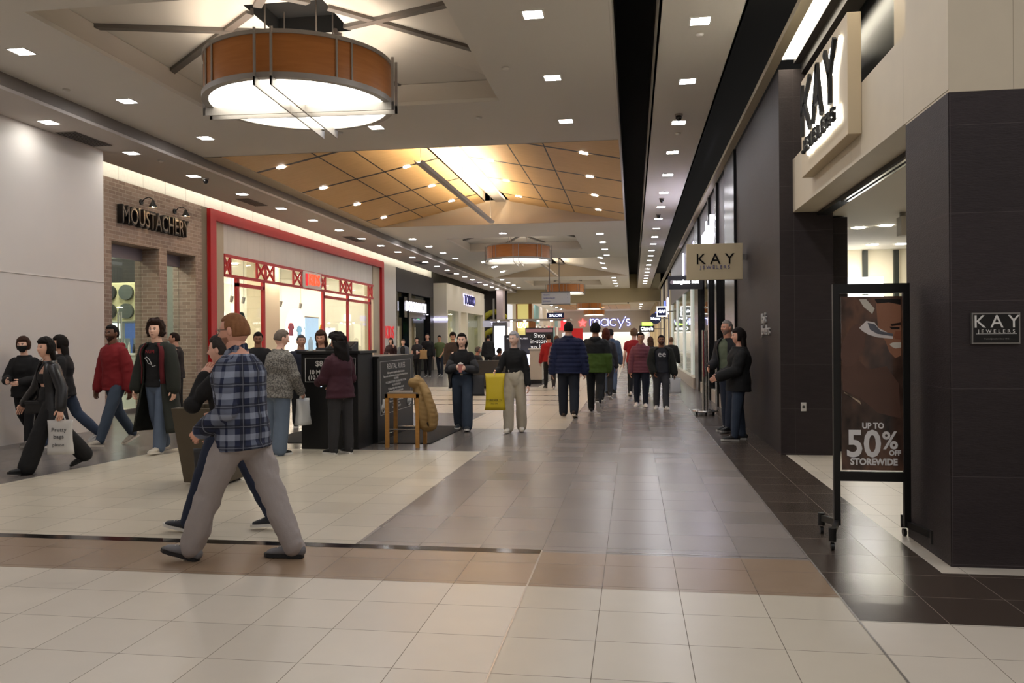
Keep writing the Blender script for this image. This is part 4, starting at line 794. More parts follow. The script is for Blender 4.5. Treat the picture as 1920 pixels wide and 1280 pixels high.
def head_shape(x, y, z):
    g = lambda a, w: np.exp(-(a/w)**2); fr = (y > 0)
    w = 1-.30*np.clip(-z-.1, 0, 1)**1.2; X = x*.076*w
    Y = np.where(fr, y*.09, y*.104); Y = np.where((~fr) & (z < -.2), Y*(1-.45*np.clip(-z-.2, 0, 1)), Y)
    Z = z*.118
    d = .026*g(x, .13+.05*np.clip(-z, 0, 1))*np.exp(-((z+.16)/np.where(z > -.16, .2, .09))**2) + .005*g(z-.24, .09)*g(x, .5) - .010*g(np.abs(x)-.36, .17)*g(z-.09, .1) + .007*g(x, .26)*g(z+.45, .07) - .003*g(x, .3)*g(z+.45, .015) + .010*g(x, .3)*g(z+.82, .16) + .004*g(np.abs(x)-.55, .2)*g(z+.12, .2)
    Y = Y+np.where(fr, d, 0); return X, Y, Z
def head_color(x, y, z, skin, lip, brow, eye, beard, fem):
    sk = np.array(srgb(skin)[:3]); c = np.tile(sk, (x.size, 1)).reshape(x.shape+(3,)); fr = y > .2
    def put(mask, col, k=1.0):
        m = (mask & fr)[..., None]*k; c[:] = c*(1-m)+np.array(srgb(col)[:3])*m
    if beard: put((z < -.28) & (np.abs(x) > .05) & ~((np.abs(x) < .22) & (z > -.52) & (z < -.4)) | (z < -.6), beard, .8)
    put((np.abs(x) < .22) & (np.abs(z+.45) < .055), lip, .7)
    put((np.abs(np.abs(x)-.37) < .2) & (np.abs(z-.265+.1*(np.abs(np.abs(x)-.37))) < .033), brow, .8)
    ex = (np.abs(x)-.36); put((ex/.135)**2+((z-.09)/.05)**2 < 1, 'e8e2dc'); put((ex/.055)**2+((z-.09)/.05)**2 < 1, eye); put((ex/.15)**2+((z-.135)/.02)**2 < 1, '2a1c16', .8)
    return c
PEND = []
def remeshed(name, mb, voxel, post=None, smooth_it=4):
    """queue a union of tubes to be fused into one continuous surface"""
    me = mb.mesh(name, [SKIN]); o = bpy.data.objects.new(name, me); C.objects.link(o)
    r = o.modifiers.new('r', 'REMESH'); r.mode = 'VOXEL'; r.voxel_size = voxel; r.use_smooth_shade = True
    q = o.modifiers.new('s', 'SMOOTH'); q.factor = .5; q.iterations = smooth_it
    return o
def grab(o):
    dg = bpy.context.evaluated_depsgraph_get(); ev = o.evaluated_get(dg); me = ev.to_mesh()
    n = len(me.vertices); V = np.empty(n*3, 'f'); me.vertices.foreach_get('co', V); F = [tuple(p.vertices) for p in me.polygons]
    ev.to_mesh_clear(); m0 = o.data; bpy.data.objects.remove(o); bpy.data.meshes.remove(m0)
    return V.reshape(-1, 3), F
def mk(name, V, F, mats, parent, cols=None, label=None, loc=None):
    me = bpy.data.meshes.new(name); me.from_pydata(V.tolist() if hasattr(V, 'tolist') else V, [], F)
    for m in (mats if isinstance(mats, list) else [mats]): me.materials.append(m)
    if cols is not None:
        a = me.color_attributes.new('tone', 'FLOAT_COLOR', 'POINT'); buf = np.ones((len(V), 4), 'f'); buf[:, :3] = cols; a.data.foreach_set('color', buf.ravel())
    me.polygons.foreach_set('use_smooth', [True]*len(me.polygons)); me.update()
    o = bpy.data.objects.new(name, me); C.objects.link(o); o.parent = parent
    if label: o['label'] = label
    return o
def wrinkle(V, amp, fx=6, fz=8, seed=0, puff=0, s=1):
    out = V.copy()
    ctr = V[:, :2].mean(0)
    for i, p in enumerate(V):
        k = noise.noise(Vector((p[0]*fx+seed+p[2]*4, p[1]*fx, p[2]*fz))) + .5*noise.noise(Vector((p[0]*fx*2+seed, p[1]*fx*2+p[2]*7, p[2]*fz*2.4)))
        d = Vector((p[0]-ctr[0]*0, p[1], 0)); L = max(d.length, .03)
        a = amp*k + (puff*(abs(math.sin(PI*p[2]/(.075*s)))**.6-.6) if puff else 0)
        out[i, 0] += p[0]/L*a; out[i, 1] += p[1]/L*a; out[i, 2] += .3*amp*k
    return out
TM = [(-.06, .165, .115), (0, .172, .12), (.1, .16, .115), (.2, .152, .11), (.31, .165, .12), (.39, .172, .118), (.435, .16, .105), (.475, .125, .088), (.505, .088, .074), (.535, .062, .062)]
TF = [(-.06, .17, .12), (0, .172, .122), (.1, .146, .105), (.18, .132, .096), (.29, .142, .122), (.37, .15, .115), (.42, .142, .098), (.46, .108, .082), (.49, .075, .066), (.52, .054, .056)]
def person(name_label, x, y, H, face, fem=0, skin='c99b80', hair=('short', '2a1d16'), L=(20, 10, 0), R=(-15, 15, -10), aL=(5, 10, 15, 8), aR=(5, 10, 15, 8), lean=3, head=(0, 0), wide=1.0, deep=1.0,
           top=None, coat=None, bottom=None, shoes=('222222', 'e8e6e0'), lod=1, beard=None, curl=(.5, .5), extra=None, dz=0, group=None, sit=0, brow=None, hip=0):
    if int(skin[:2], 16) > 0xa8: skin = ''.join('%02x' % min(255, int(int(skin[i:i+2], 16)*m_)) for i, m_ in ((0, 1.1), (2, 1.14), (4, 1.16)))
    s = H/1.72; root = empty('person', (x, y, 0), deg(face), name_label, 'person', group); root['category'] = 'person'
    legs = {-1: L, 1: R}; arms = {-1: aL, 1: aR}; T = TF if fem else TM; sw = .152 if fem else .172
    J = {}; lo = 9
    for sd in (-1, 1):
        t, k, fp = legs[sd][:3]; ab = legs[sd][3] if len(legs[sd]) > 3 else 1.5
        h = Vector((sd*.088*s, 0, 0)); kn = h+dirv(sd, t, ab)*.42*s; an = kn+dirv(sd, t-k, 0)*.41*s
        f = Vector((0, math.cos(deg(fp)), math.sin(deg(fp)))); u = Vector((0, -math.sin(deg(fp)), math.cos(deg(fp))))
        to = legs[sd][4] if len(legs[sd]) > 4 else 6*sd
        Rz = Matrix.Rotation(deg(-to), 3, 'Z'); f = Rz @ f; u = Rz @ u
        J[sd] = [h, kn, an, f, u]; lo = min(lo, (an-f*.05*s-u*.085*s).z, (an+f*.17*s-u*.085*s).z)
    zp = -lo + dz; P = Vector((0, 0, zp))
    for sd in (-1, 1):
        for i in range(3): J[sd][i] = J[sd][i]+P
    Rl = Matrix.Rotation(deg(-lean), 3, 'X'); sp = lambda z, xx=0, yy=0: P+Rl @ Vector((xx*s, yy*s, z*s))
    A = {}
    for sd in (-1, 1):
        a, b, a2, b2 = arms[sd][:4]; S = sp(.445 if not fem else .43, sd*sw*wide**.5, 0); E_ = S+Rl @ (dirv(sd, a, b)*.285*s); W = E_+Rl @ (dirv(sd, a2, b2)*.25*s)
        A[sd] = (S, E_, W)
    hd = sp(.672, 0, .024); hy, hp = head; Rh = Matrix.Rotation(deg(hy), 3, 'Z') @ Matrix.Rotation(deg(hp), 3, 'X')
    near = lod >= 1; vx = {3: .009, 2: .011, 1: .014, 0: .022}[lod]*s; n = 14
    fx = 1/s
    # ---- body
    B = MB(); bw = .9*wide
    B.tube([sp(z) for z, a, b in T], [(a*s*bw, b*s*.9*deep) for z, a, b in T], Rl @ Vector((1, 0, 0)), 20)
    B.tube([sp(.47), sp(.53, 0, .004), sp(.59, 0, .015), sp(.63, 0, .02)], [(.075*s, .065*s), ((.052 if fem else .066)*s,)*2, ((.05 if fem else .064)*s,)*2, (.055*s,)*2], (1, 0, 0), n)
    for sd in (-1, 1):
        S, E_, W = A[sd]; d = (W-E_).normalized(); B.tube([S, S.lerp(E_, .5), E_, E_.lerp(W, .4), W, W+d*.03*s, W+d*.085*s], [.05*s, .044*s, .036*s, .037*s, .026*s, (.02*s, .034*s), (.015*s, .042*s)], Vector((1, 0, 0)), n); B.ball(tuple(E_), .036*s, 12, 8)
        h, kn, an, f, u = J[sd]; B.tube([h, h.lerp(kn, .5), kn, kn.lerp(an, .35), an, an-u*.03*s], [.082*s, .068*s, .052*s, .052*s, .035*s, .035*s], (1, 0, 0), n)
        B.tube([an-f*.03*s-u*.04*s, an+f*.05*s-u*.045*s, an+f*.14*s-u*.06*s], [.03*s, .032*s, (.036*s, .02*s)], (1, 0, 0), n)
    ob = remeshed('body', B, vx)
    # ---- clothes queued
    q = {}
    if top:
        pad = top.get('pad', .014); B = MB(); hem = top.get('hem', -.1); TT = [t for t in T if t[0] > hem+.03]; tw = top.get('w', 1)
        a0 = np.interp(hem, [t[0] for t in T], [t[1] for t in T]); b0 = np.interp(hem, [t[0] for t in T], [t[2] for t in T]); fl = top.get('flare', .01)
        TT = [(hem, a0+fl, b0+fl), (hem+.025, a0+fl*.8, b0+fl*.8)]+TT[:-1]+[(.52, .07, .066)]
        if top.get('low'): TT = [t for t in TT if t[0] < .36]+[(.365, .152, .112)]
        B.tube([sp(z) for z, a, b in TT], [((a*wide*tw+pad)*s, (b*deep*tw+pad)*s) for z, a, b in TT], Rl @ Vector((1, 0, 0)), 22, round_=False)
        sl = top.get('sleeve', 1.0)
        for sd in (-1, 1):
            S, E_, W = A[sd]; pts = [S-Vector((sd*.035*s, 0, .01*s)), S-Vector((0, 0, .008*s)), S.lerp(E_, .5), E_, E_.lerp(W, .5), W]; rr = [.046, .05, .048, .045, .041, .036]
            if sl < 1: pts = pts[:3] if sl < .5 else pts[:4]; rr = rr[:len(pts)]; 
            if sl < .3: pts = []
            if pts: B.tube(pts, [(r+pad*(.35, .6, 1, 1, 1, 1)[i_])*s for i_, r in enumerate(rr)], (0, 1, 0), n); B.ball(tuple(S-Vector((sd*.01*s, 0, .004*s))), (.05+pad*.45)*s, 14, 10)
            if len(pts) > 4: B.ball(tuple(E_), (.054+pad*.95)*s, 14, 10)
        if top.get('hood'):
            B.tube([sp(.51, -.07, -.02), sp(.50, -.06, -.09), sp(.48, 0, -.125), sp(.50, .06, -.09), sp(.51, .07, -.02)], [.035*s, .05*s, .06*s, .05*s, .035*s], (0, 0, 1), 12)
            B.tube([sp(.525, 0, -.075), sp(.53, .065, -.02), sp(.51, .05, .06), sp(.48, 0, .085), sp(.51, -.05, .06), sp(.53, -.065, -.02), sp(.525, 0, -.075)], [.028*s]*7, (0, 0, 1), 10)
        if top.get('collar'):
            B.tube([sp(.56, 0, -.06), sp(.56, .06, -.01), sp(.535, .045, .055), sp(.52, 0, .075), sp(.535, -.045, .055), sp(.56, -.06, -.01), sp(.56, 0, -.06)], [(.022*s, .012*s)]*7, (0, 0, 1), 8)
        q['top'] = remeshed('top', B, vx)
    if bottom and bottom.get('kind') != 'skirt':
        B = MB(); pad = bottom.get('pad', .012); wd = bottom.get('wide', 0); ln = bottom.get('len', 1.0)
        wt = bottom.get('waist', .1)
        B.tube([sp(wt), sp(.04), P+Vector((0, 0, -.05*s))], [((.15*wide+pad)*s, (.11*deep+pad)*s), ((.168*wide+pad)*s, (.118*deep+pad)*s), ((.15*wide+pad)*s, (.105*deep+pad)*s)], Rl @ Vector((1, 0, 0)), 20)
        for sd in (-1, 1):
            h, kn, an, f, u = J[sd]; e = kn.lerp(an, ln) - Vector((0, 0, .005*s)); ww = wide**.6
            B.tube([h, h.lerp(kn, .5), kn, kn.lerp(e, .5), e], [((.09*ww+pad)*s, (.098*ww+pad)*s), ((.077*ww+pad+wd*.3)*s), (.06*ww+pad+wd*.6)*s, (.056+pad+wd*.9)*s, (.042+pad+wd*1.15)*s], (1, 0, 0), 16)
        q['bottom'] = remeshed('bottom', B, vx)
    bpy.context.view_layer.update()
    # body mesh with head and fingers
    V, F = grab(ob); sk = np.array(srgb(skin)[:3]); cols = [np.tile(sk, (len(V), 1))]; Vs = [V]; nV = len(V)
    nu, nv = ((96, 72) if lod == 3 else (80, 60) if lod == 2 else (56, 40) if lod == 1 else (28, 20))
    gx, gy, gz = head_grid(nu, nv); X, Y, Z = head_shape(gx, gy, gz)
    hc = hair[1] if hair else '6b5a4a'; bc = brow or hc
    pts = np.stack([X, Y, Z], -1).reshape(-1, 3)*s; Rn = np.array(Rh); HV = pts @ Rn.T + np.array(hd)
    Vs.append(HV); cols.append(head_color(gx, gy, gz, skin, 'a0524c' if fem else '9a6156', bc, '2b1c14', beard, fem).reshape(-1, 3))
    def grid_faces(o, nu, nv): return [(o+i*nu+j, o+i*nu+(j+1) % nu, o+(i+1)*nu+(j+1) % nu, o+(i+1)*nu+j) for i in range(nv-1) for j in range(nu)]+[tuple(o+j for j in range(nu))[::-1], tuple(o+(nv-1)*nu+j for j in range(nu))]
    F = F+grid_faces(nV, nu, nv); nV += len(HV)
    ex = MB()
    for sd in (-1, 1): ex.ball((sd*.074, -.004, .002), (.012, .02, .03), 10, 8)
    ev = np.array(ex.v)*s @ Rn.T + np.array(hd); Vs.append(ev); cols.append(np.tile(sk, (len(ev), 1))); F += [tuple(i+nV for i in f) for f in ex.f]; nV += len(ev)
    # fingers
    ex = MB(); HN = {}
    for sd in (-1, 1):
        S, E_, W = A[sd]; d = (W-E_).normalized(); cu = curl[0 if sd < 0 else 1]
        nn = Vector((-sd, 0, 0)); nn = (nn-d*nn.dot(d)); nn = nn.normalized() if nn.length > .2 else Vector((0, 0, 1)); l = d.cross(nn)
        if l.y < 0 or (abs(d.y) > .8 and l.z < 0): l = -l
        HN[sd] = (W, d, nn, l)
        for i in range(4):
            b0 = W+d*.082*s+l*(.0195*(1.5-i))*s; Lf = (.072, .08, .075, .058)[i]*s; P_ = [b0-d*.015*s, b0]; a = 0; c = b0
            for seg, fr in enumerate((.42, .32, .26)):
                a += cu*(.5, .75, .6)[seg]; c = c+(d*math.cos(a)+nn*math.sin(a))*Lf*fr; P_.append(c)
            ex.tube(P_, [.0095*s, .0092*s, .0086*s, .008*s, .007*s], tuple(l), 8)
        t0 = W+d*.025*s+l*.022*s; t1 = t0+(d*.6+l*.7+nn*.35).normalized()*.042*s; t2 = t1+(d*.85+l*.1+nn*(.3+.4*cu)).normalized()*.034*s; ex.tube([t0, t1, t2], [.013*s, .011*s, .0085*s], tuple(nn), 8)
    ev = np.array(ex.v); Vs.append(ev); cols.append(np.tile(sk, (len(ev), 1))); F += [tuple(i+nV for i in f) for f in ex.f]
    body = mk('body', np.concatenate(Vs), F, SKIN, root, np.concatenate(cols))
    out = {'root': root, 'sp': sp, 'A': A, 'J': J, 'HN': HN, 'hd': hd, 'Rh': Rh, 's': s, 'P': P}
    if 'top' in q:
        V, F = grab(q['top']); V = wrinkle(V, top.get('wr', .008)*s, seed=x, puff=top.get('puff', 0)*s, s=s); out['top'] = mk(top.get('name', 'shirt'), V, F, top['mat'] if 'mat' in top else cloth(top['col']), root)
    if 'bottom' in q:
        V, F = grab(q['bottom']); V = wrinkle(V, bottom.get('wr', .006)*s, 9, 7, seed=y); out['bottom'] = mk(bottom.get('name', 'trousers'), V, F, bottom.get('mat') or (denim(bottom['col']) if bottom.get('name') == 'jeans' else cloth(bottom['col'])), root)
    if bottom and bottom.get('kind') == 'skirt': pass
    # ---- open coat: shell with a front gap
    if coat:
        B = MB(); pad = coat.get('pad', .03); gap = coat.get('gap', 40); hem = coat.get('hem', -.35); TT = [t for t in T if t[0] > -.01][:-1]; NN = 30
        low = []; z = hem
        while z < -.04: low.append((z, .178+coat.get('flare', .08)*(-z), .125+coat.get('flare', .08)*(-z))); z += .07
        TT = low+TT+[(.52, .075, .068)]
        if coat.get('off'): TT = [t for t in TT if t[0] < .40]
        Rg = []
        for z, a, b in TT:
            g = deg(gap*(1+.5*max(0, -z))*(.6 if z > .5 else 1)); ring = []
            for j in range(NN+1):
                t = PI/2+g/2+(2*PI-g)*j/NN; w_ = 1+.03*math.sin(t*7+z*5)*(1 if z < .1 else .2)
                ring.append(sp(z, (a*wide+pad)*math.cos(t)*w_, (b*deep+pad)*math.sin(t)*w_) if z > -.05 else P+Vector(((a*wide+pad)*math.cos(t)*w_*s, ((b*deep+pad)*math.sin(t)*w_-coat.get('drag', .0)*(-z))*s, z*s)))
            Rg.append(ring)
        B.rings(Rg, False, False, closed=False)
        o = B.build('coat_body', coat.get('mat') or cloth(coat['col']), root, smooth=True); so = o.modifiers.new('thickness', 'SOLIDIFY'); so.thickness = .014*s; so.offset = 1; o.name = coat.get('name', 'coat')
        for sd in (-1, 1):
            B = MB(); S, E_, W = A[sd]; S0 = S if not coat.get('off') else S.lerp(E_, .55)
            pts = [S-Vector((sd*.03*s, 0, 0)), S, S.lerp(E_, .5), E_, E_.lerp(W, .5), W-(W-E_)*.05] if not coat.get('off') else [S0, S.lerp(E_, .8), E_, E_.lerp(W, .5), W-(W-E_)*.1]
            rr = [.046, .05, .05, .05, .048, .045][-len(pts):] if not coat.get('off') else [.045, .052, .052, .046, .038]
            B.tube(pts, [(r+pad)*s for r in rr], (0, 1, 0), 16, round_=True); B.build('sleeve', coat.get('mat') or cloth(coat['col']), root, smooth=True)
        if coat.get('lining'):
            for sd in (-1, 1):
                B = MB(); g = deg(gap/2)
                R2 = [[sp(z, sd*(a*wide+pad+.018)*math.sin(g+k_), (b*deep+pad+.02)*math.cos(g+k_)) for k_ in (0, .12, .3)] for z, a, b in TT if z > -.05]
                B.rings(R2, False, False, closed=False); o = B.build('lapel', cloth(coat['lining']), root, smooth=True); so = o.modifiers.new('thickness', 'SOLIDIFY'); so.thickness = .01
    # ---- shoes
    up, so_c = shoes[:2]
    if up:
        for sd in (-1, 1):
            h, kn, an, f, u = J[sd]; r = f.cross(u).normalized(); g = an-u*.085*s
            B = MB(); pt = lambda a, b_: g+f*a*s+u*b_*s
            B.tube([pt(-.055, .05), pt(-.02, .052), pt(.05, .05), pt(.12, .038), pt(.175, .03)], [(.032*s, .04*s), (.038*s, .042*s), (.04*s, .036*s), (.046*s, .026*s), (.038*s, .018*s)], tuple(r), 14)
            B.tube([pt(-.012, .05), pt(-.01, .1), pt(-.005, .125 if len(shoes) > 2 else .1)], [(.038*s, .045*s), (.04*s, .048*s), (.042*s, .05*s)], tuple(r), 14)
            sh = B.build('shoe', M(up, .6, var=.12, vs=30), root, smooth=True)
            B = MB(); ol = [(-.07, .012), (-.06, .03), (0, .038), (.07, .04), (.13, .05), (.18, .045), (.21, .02), (.21, -.02), (.18, -.042), (.13, -.046), (.07, -.036), (0, -.034), (-.06, -.03), (-.07, -.012)]
            B.prism([g+f*a*s+r*b_*s*.98 for a, b_ in ol], u*.026*s); B.build('sole', M(so_c, .6), sh)
            if lod >= 2:
                B = MB()
                for k in range(3): B.bar(pt(.05+.025*k, .09-.012*k)+r*.02*s, pt(.062+.025*k, .088-.012*k)-r*.02*s, .006, .006)
                B.build('laces', M('d9d6d0', .7), sh)
    # ---- hair
    if hair:
        st, hc = hair[:2]; hm = M(hc, .75, var=.3, vs=45, bmp=.6, bs=90, stretch=(1, 1, .25), spec=.2)
        th = {'short': .008, 'buzz': .004, 'curly': .035, 'long': .016, 'bob': .02, 'tied': .012, 'fringe': .006, 'thick': .024}[st]
        hl = .62 if st not in ('fringe',) else 1.6
        hairline = hl-.12*(st in ('long', 'bob'))
        if st in ('long', 'bob', 'curly'): side = -.55
        elif st in ('tied', 'thick'): side = -.3
        else: side = -.12
        # covered region: top above the hairline, back of the head, sides in front of the ear down to `side`
        m = np.maximum(sm(gz, hairline-.1, hairline+.08), sm(-gy, -.08 if st in ('long', 'bob', 'curly') else .0, .2)*sm(gz, -.75 if st in ('long', 'curly', 'bob') else -.42, -.25))
        m = np.maximum(m, sm(-gy, -.42, -.25)*sm(gz, side-.1, side+.1))
        if st in ('short', 'buzz', 'thick', 'tied'):
            m = m*(1-np.exp(-((gy-.02)/.22)**2-((gz+.1)/.3)**2)*(np.abs(gx) > .45)); m = m*np.where((gy > .0) & (gz < .25), sm(gz, .02, .22), 1)
        if st == 'fringe': m = m*sm(-gz, -.55, -.35)
        px = np.stack([X, Y, Z], -1); nrm = np.stack([gx, gy, gz], -1); nz = np.zeros(gx.shape)
        amp = {'curly': .02, 'thick': .008, 'bob': .006}.get(st, .003); fq = 22 if st == 'curly' else 30
        for i in range(nv):
            for j in range(nu): nz[i, j] = noise.noise(Vector((gx[i, j]*fq/6+x, gy[i, j]*fq/6, gz[i, j]*fq/6)))
        topb = 1+.5*np.clip(gz, 0, 1)
        off = (m*(th*topb+amp*nz+.004)-(1-m)*.012)[..., None]
        hv = ((px+nrm*off).reshape(-1, 3)*s) @ Rn.T + np.array(hd)
        hf = grid_faces(0, nu, nv); vv = [hv]; o_ = len(hv)
        ln = hair[2] if len(hair) > 2 else 0
        if ln:
            B = MB(); K = 12; wv = .01 if st != 'curly' else .03
            R_ = []
            w0 = .085 if st != 'curly' else .12
            for k in range(K+1):
                t = k/K; z = .03-t*ln; yb = -.055-.035*math.sin(t*2.2)-(.03 if st == 'curly' else 0)*t; wd_ = w0*(1+.25*math.sin(t*PI)-.35*t*t); dp = .045*(1.15-.4*t)+(.03 if st == 'curly' else 0)
                ring = []
                for j in range(22):
                    a = 2*PI*j/22; rr = 1+wv*8*noise.noise(Vector((math.cos(a)*2+x, math.sin(a)*2, t*6)))
                    ring.append(Vector((wd_*math.cos(a)*rr, yb+dp*math.sin(a)*rr + (.03*abs(math.cos(a)) if fem else 0), z)))
                R_.append(ring)
            B.rings(R_); Rb = Matrix.Rotation(deg(hy*.6), 3, 'Z') @ Matrix.Rotation(deg(-lean*.5), 3, 'X'); cv = np.array([list(Rb @ Vector(v)) for v in B.v])*s+np.array(hd); vv.append(cv); hf += [tuple(i+o_ for i in f) for f in B.f]
        mk('hair', np.concatenate(vv), hf, hm, root)
    if extra: extra(out)
    return out
def child(o, mb, name, mat_, smooth=True, label=None): 
    c = mb.build(name, mat_, o['root'], smooth=smooth)
    if label: c['label'] = label
    return c
def hw(o, p): return o['root'].matrix_basis @ Vector(p)   # person-local point to world
def hand(o, sd, d=.09, n=.03): W, dd, nn, l = o['HN'][sd]; return W+dd*d*o['s']+nn*n*o['s']
def glasses(o):
    s = o['s']; Rh = o['Rh']; hd = o['hd']; B = MB()
    for sd in (-1, 1):
        c = [hd+Rh @ Vector((sd*.031+.024*math.cos(t), .1, .012+.019*math.sin(t)))*s for t in [2*PI*k/16 for k in range(17)]]; B.tube(c, [.0018*s]*17, (0, 1, 0), 6, False)
        B.tube([hd+Rh @ Vector((sd*.055, .099, .016))*s, hd+Rh @ Vector((sd*.076, .06, .018))*s, hd+Rh @ Vector((sd*.082, -.01, .012))*s], [.0022*s]*3, (0, 0, 1), 6)
    B.tube([hd+Rh @ Vector((-.008, .102, .014))*s, hd+Rh @ Vector((.008, .102, .014))*s], [.0018*s]*2, (0, 0, 1), 6); child(o, B, 'glasses', M('1f1b19', .3))
def strap(o, pts, r=.008, name='bag_strap', col='151315', ref=(0, 0, 1)):
    B = MB(); B.tube([o['sp'](*p) for p in pts], [(r*1.8, r*.5)]*len(pts), ref, 8); return child(o, B, name, M(col, .6))
def chest_text(o, txt, size, z, y, mat_, dx=0, xs=1.0):
    me = text_mesh(txt, size, .002, 'CENTER', xs); p = o['sp'](z, dx, y)
    T = Matrix(((-1, 0, 0), (0, 0, 1), (0, 1, 0))).to_4x4(); T.translation = p
    me.transform(T); me.materials.clear(); me.materials.append(mat_); c = bpy.data.objects.new('chest_print', me); C.objects.link(c); c.parent = o['root']
def flat_bag(name, label, x, y, z, w_, h, d, rz, mat_, cat='bag', txt=None, handles=True, hm=None, tc=None, group=None, hs=.16):
    """soft upright bag; z is the top edge of the bag"""
    r = empty(name, (x, y, z-h), rz, label, cat, group); B = MB(); R_ = []
    for k in range(9):
        t = k/8; ww = w_*(1-.12*math.sin(t*PI)+.05*(1-t)); dd = d*(1-.75*t**2); R_.append([Vector((ww/2*c*(1+.04*noise.noise(Vector((c*3, t*5, x)))), dd/2*s_+.012*noise.noise(Vector((c*4, t*6, y))), t*h)) for c, s_ in [(math.copysign(abs(math.cos(a))**.5, math.cos(a)), math.copysign(abs(math.sin(a))**.7, math.sin(a))) for a in [2*PI*j/24 for j in range(24)]]])
    B.rings(R_); B.build('bag_body', mat_, r, smooth=True)
    if handles:
        for sd in (-1, 1):
            B = MB(); B.tube([(-w_*.2, sd*d*.08, h-.01), (-w_*.12, sd*d*.05, h+hs*.7), (0, 0, h+hs), (w_*.12, sd*d*.05, h+hs*.7), (w_*.2, sd*d*.08, h-.01)], [.006]*5, (0, 1, 0), 8); B.build('handle', hm or mat_, r, smooth=True)
    if txt:
        for ln, (t, sz, zz) in enumerate(txt):
            me = text_mesh(t, sz, .001); T = Matrix(((1, 0, 0), (0, 0, -1), (0, 1, 0))).to_4x4(); T.translation = (0, -d*.5*(1-.75*(zz/h)**2)-.012, zz); me.transform(T); me.materials.clear(); me.materials.append(tc or m_blk); c = bpy.data.objects.new('print', me); C.objects.link(c); c.parent = r
    return r
def cup(label, o, sd, col='c9837c', lid='e9dfd6'):
    p = hw(o, hand(o, sd, .10, .035)); r = empty('drink_cup', (p.x, p.y, p.z-.07), 0, label, 'cup'); B = MB(); B.lathe((0, 0, 0), [(.001, 0), (.03, 0), (.043, .14), (.001, .14)], 20); B.build('cup_body', M(col, .5), r, smooth='auto')
    B = MB(); B.lathe((0, 0, .14), [(.046, 0), (.046, .012), (.036, .02), (.001, .035)], 20); B.build('lid', M(lid, .5), r, smooth='auto')
def phone(label, o, sd, lit=False):
    p = hw(o, hand(o, sd, .11, .03)); r = empty('smartphone', tuple(p), 0, label, 'phone'); r.rotation_euler = (.9 if lit else 0, 0, 0)
    B = MB(); B.box(-.037, .037, -.005, .004, -.075, .075); B.build('case', m_blk, r, bevel=.004)
    B = MB(); B.box(-.034, .034, -.007, -.005, -.07, .07); B.build('screen', E('b9cdf6', 2.0) if lit else M('0b0b10', .1), r)
# ------------------------------------------------------------ the crowd
def ex_plaid(o):
    glasses(o)
    B = MB(); s = o['s']; B.tube([o['sp'](.56, 0, -.065), o['sp'](.57, .062, -.015), o['sp'](.52, .06, .05), o['sp'](.49, .03, .09)], [(.03*s, .008*s)]*4, (0, 0, 1), 8); B.tube([o['sp'](.56, 0, -.065), o['sp'](.55, -.062, -.015), o['sp'](.52, -.06, .05), o['sp'](.49, -.03, .09)], [(.03*s, .008*s)]*4, (0, 0, 1), 8); child(o, B, 'collar', PL)
PL = plaid_mat()
o = person('man in navy plaid shirt and grey trousers striding left in the foreground', -2.85, 5.64, 1.89, 86, skin='c98f78', hair=('buzz', '8a5f40'), L=(26, 6, 13, 1, 0), R=(-21, 3, 0, 1, 0), aL=(-6, 8, 58, -8), aR=(8, 6, 72, -8), lean=3, head=(6, -6), wide=1.12, deep=1.22,
    top=dict(mat=PL, hem=-.11, pad=.022, wr=.012, collar=0, name='plaid_shirt'), bottom=dict(mat=M('9d9593', .85, var=.08, vs=8, bmp=.3, bs=150), wide=.018, wr=.014, pad=.012), shoes=('6f6e72', '17171a'), lod=3, beard='7a4a34', curl=(.9, 1.1), extra=ex_plaid)
p = hw(o, hand(o, -1, .1, .03)); B = MB(); B.box(-.03, .03, -.012, .012, -.02, .02); B.build('key_fob', m_blk, bevel=.005, loc=tuple(p), label='small black object held by the man in the plaid shirt', cat='key fob')
o = person('woman in black top covering her mouth, walking beside the plaid shirt man', -3.41, 6.47, 1.72, 88, 1, 'd3a08a', ('tied', '3b3532'), L=(24, 4, 12, 1, 0), R=(-24, 5, -4, 1, 0), aL=(45, 2, 196, -22), aR=(10, 5, 40, 0), lean=3, head=(8, -4), top=dict(col='131214', hem=-.04, pad=.022, name='black_top'), bottom=dict(name='jeans', col='232c42', wide=.004), shoes=('22242c', 'd8d5cf'), lod=3, curl=(.5, 1.0))
q = hw(o, hand(o, 1, .09)); flat_bag('small_shopping_bag', 'small dark paper bag carried by the woman beside the plaid shirt man', q.x, q.y, q.z-.06, .26, .3, .1, .2, M('26272a', .5), hs=.08, txt=[('EXPRESS', .035, .16)], tc=M('8e8e92'))
def ex_mask(o):
    s = o['s']; B = MB(); N = 14; gx_, gy_, gz_ = head_grid(40, 30); m_ = (gy_ > .25) & (gz_ < -.02) & (gz_ > -.88); X_, Y_, Z_ = head_shape(gx_, gy_, gz_)
    V = (np.stack([X_, Y_, Z_], -1)+np.stack([gx_, gy_, gz_], -1)*np.where(m_, .008, -.01)[..., None]).reshape(-1, 3)*s @ np.array(o['Rh']).T+np.array(o['hd']); f = [(i*40+j, i*40+(j+1) % 40, (i+1)*40+(j+1) % 40, (i+1)*40+j) for i in range(29) for j in range(40)]; mk('face_mask', V, f, M('0d0d0f', .8), o['root'])
person('woman with black face mask, black sweater and leggings at the far left edge', -9.42, 11.5, 1.72, 192, 1, 'd6a58e', ('bob', '3a241a'), L=(12, 3, 5), R=(-10, 34, -45), aL=(15, 12, 80, -30), aR=(20, 12, 85, -25), top=dict(col='0f0e10', hem=-.13, pad=.03, w=1.0), bottom=dict(col='101013', wide=-.006), shoes=('5b544f', '8d877f', 1), lod=2, extra=ex_mask, wide=1.05)
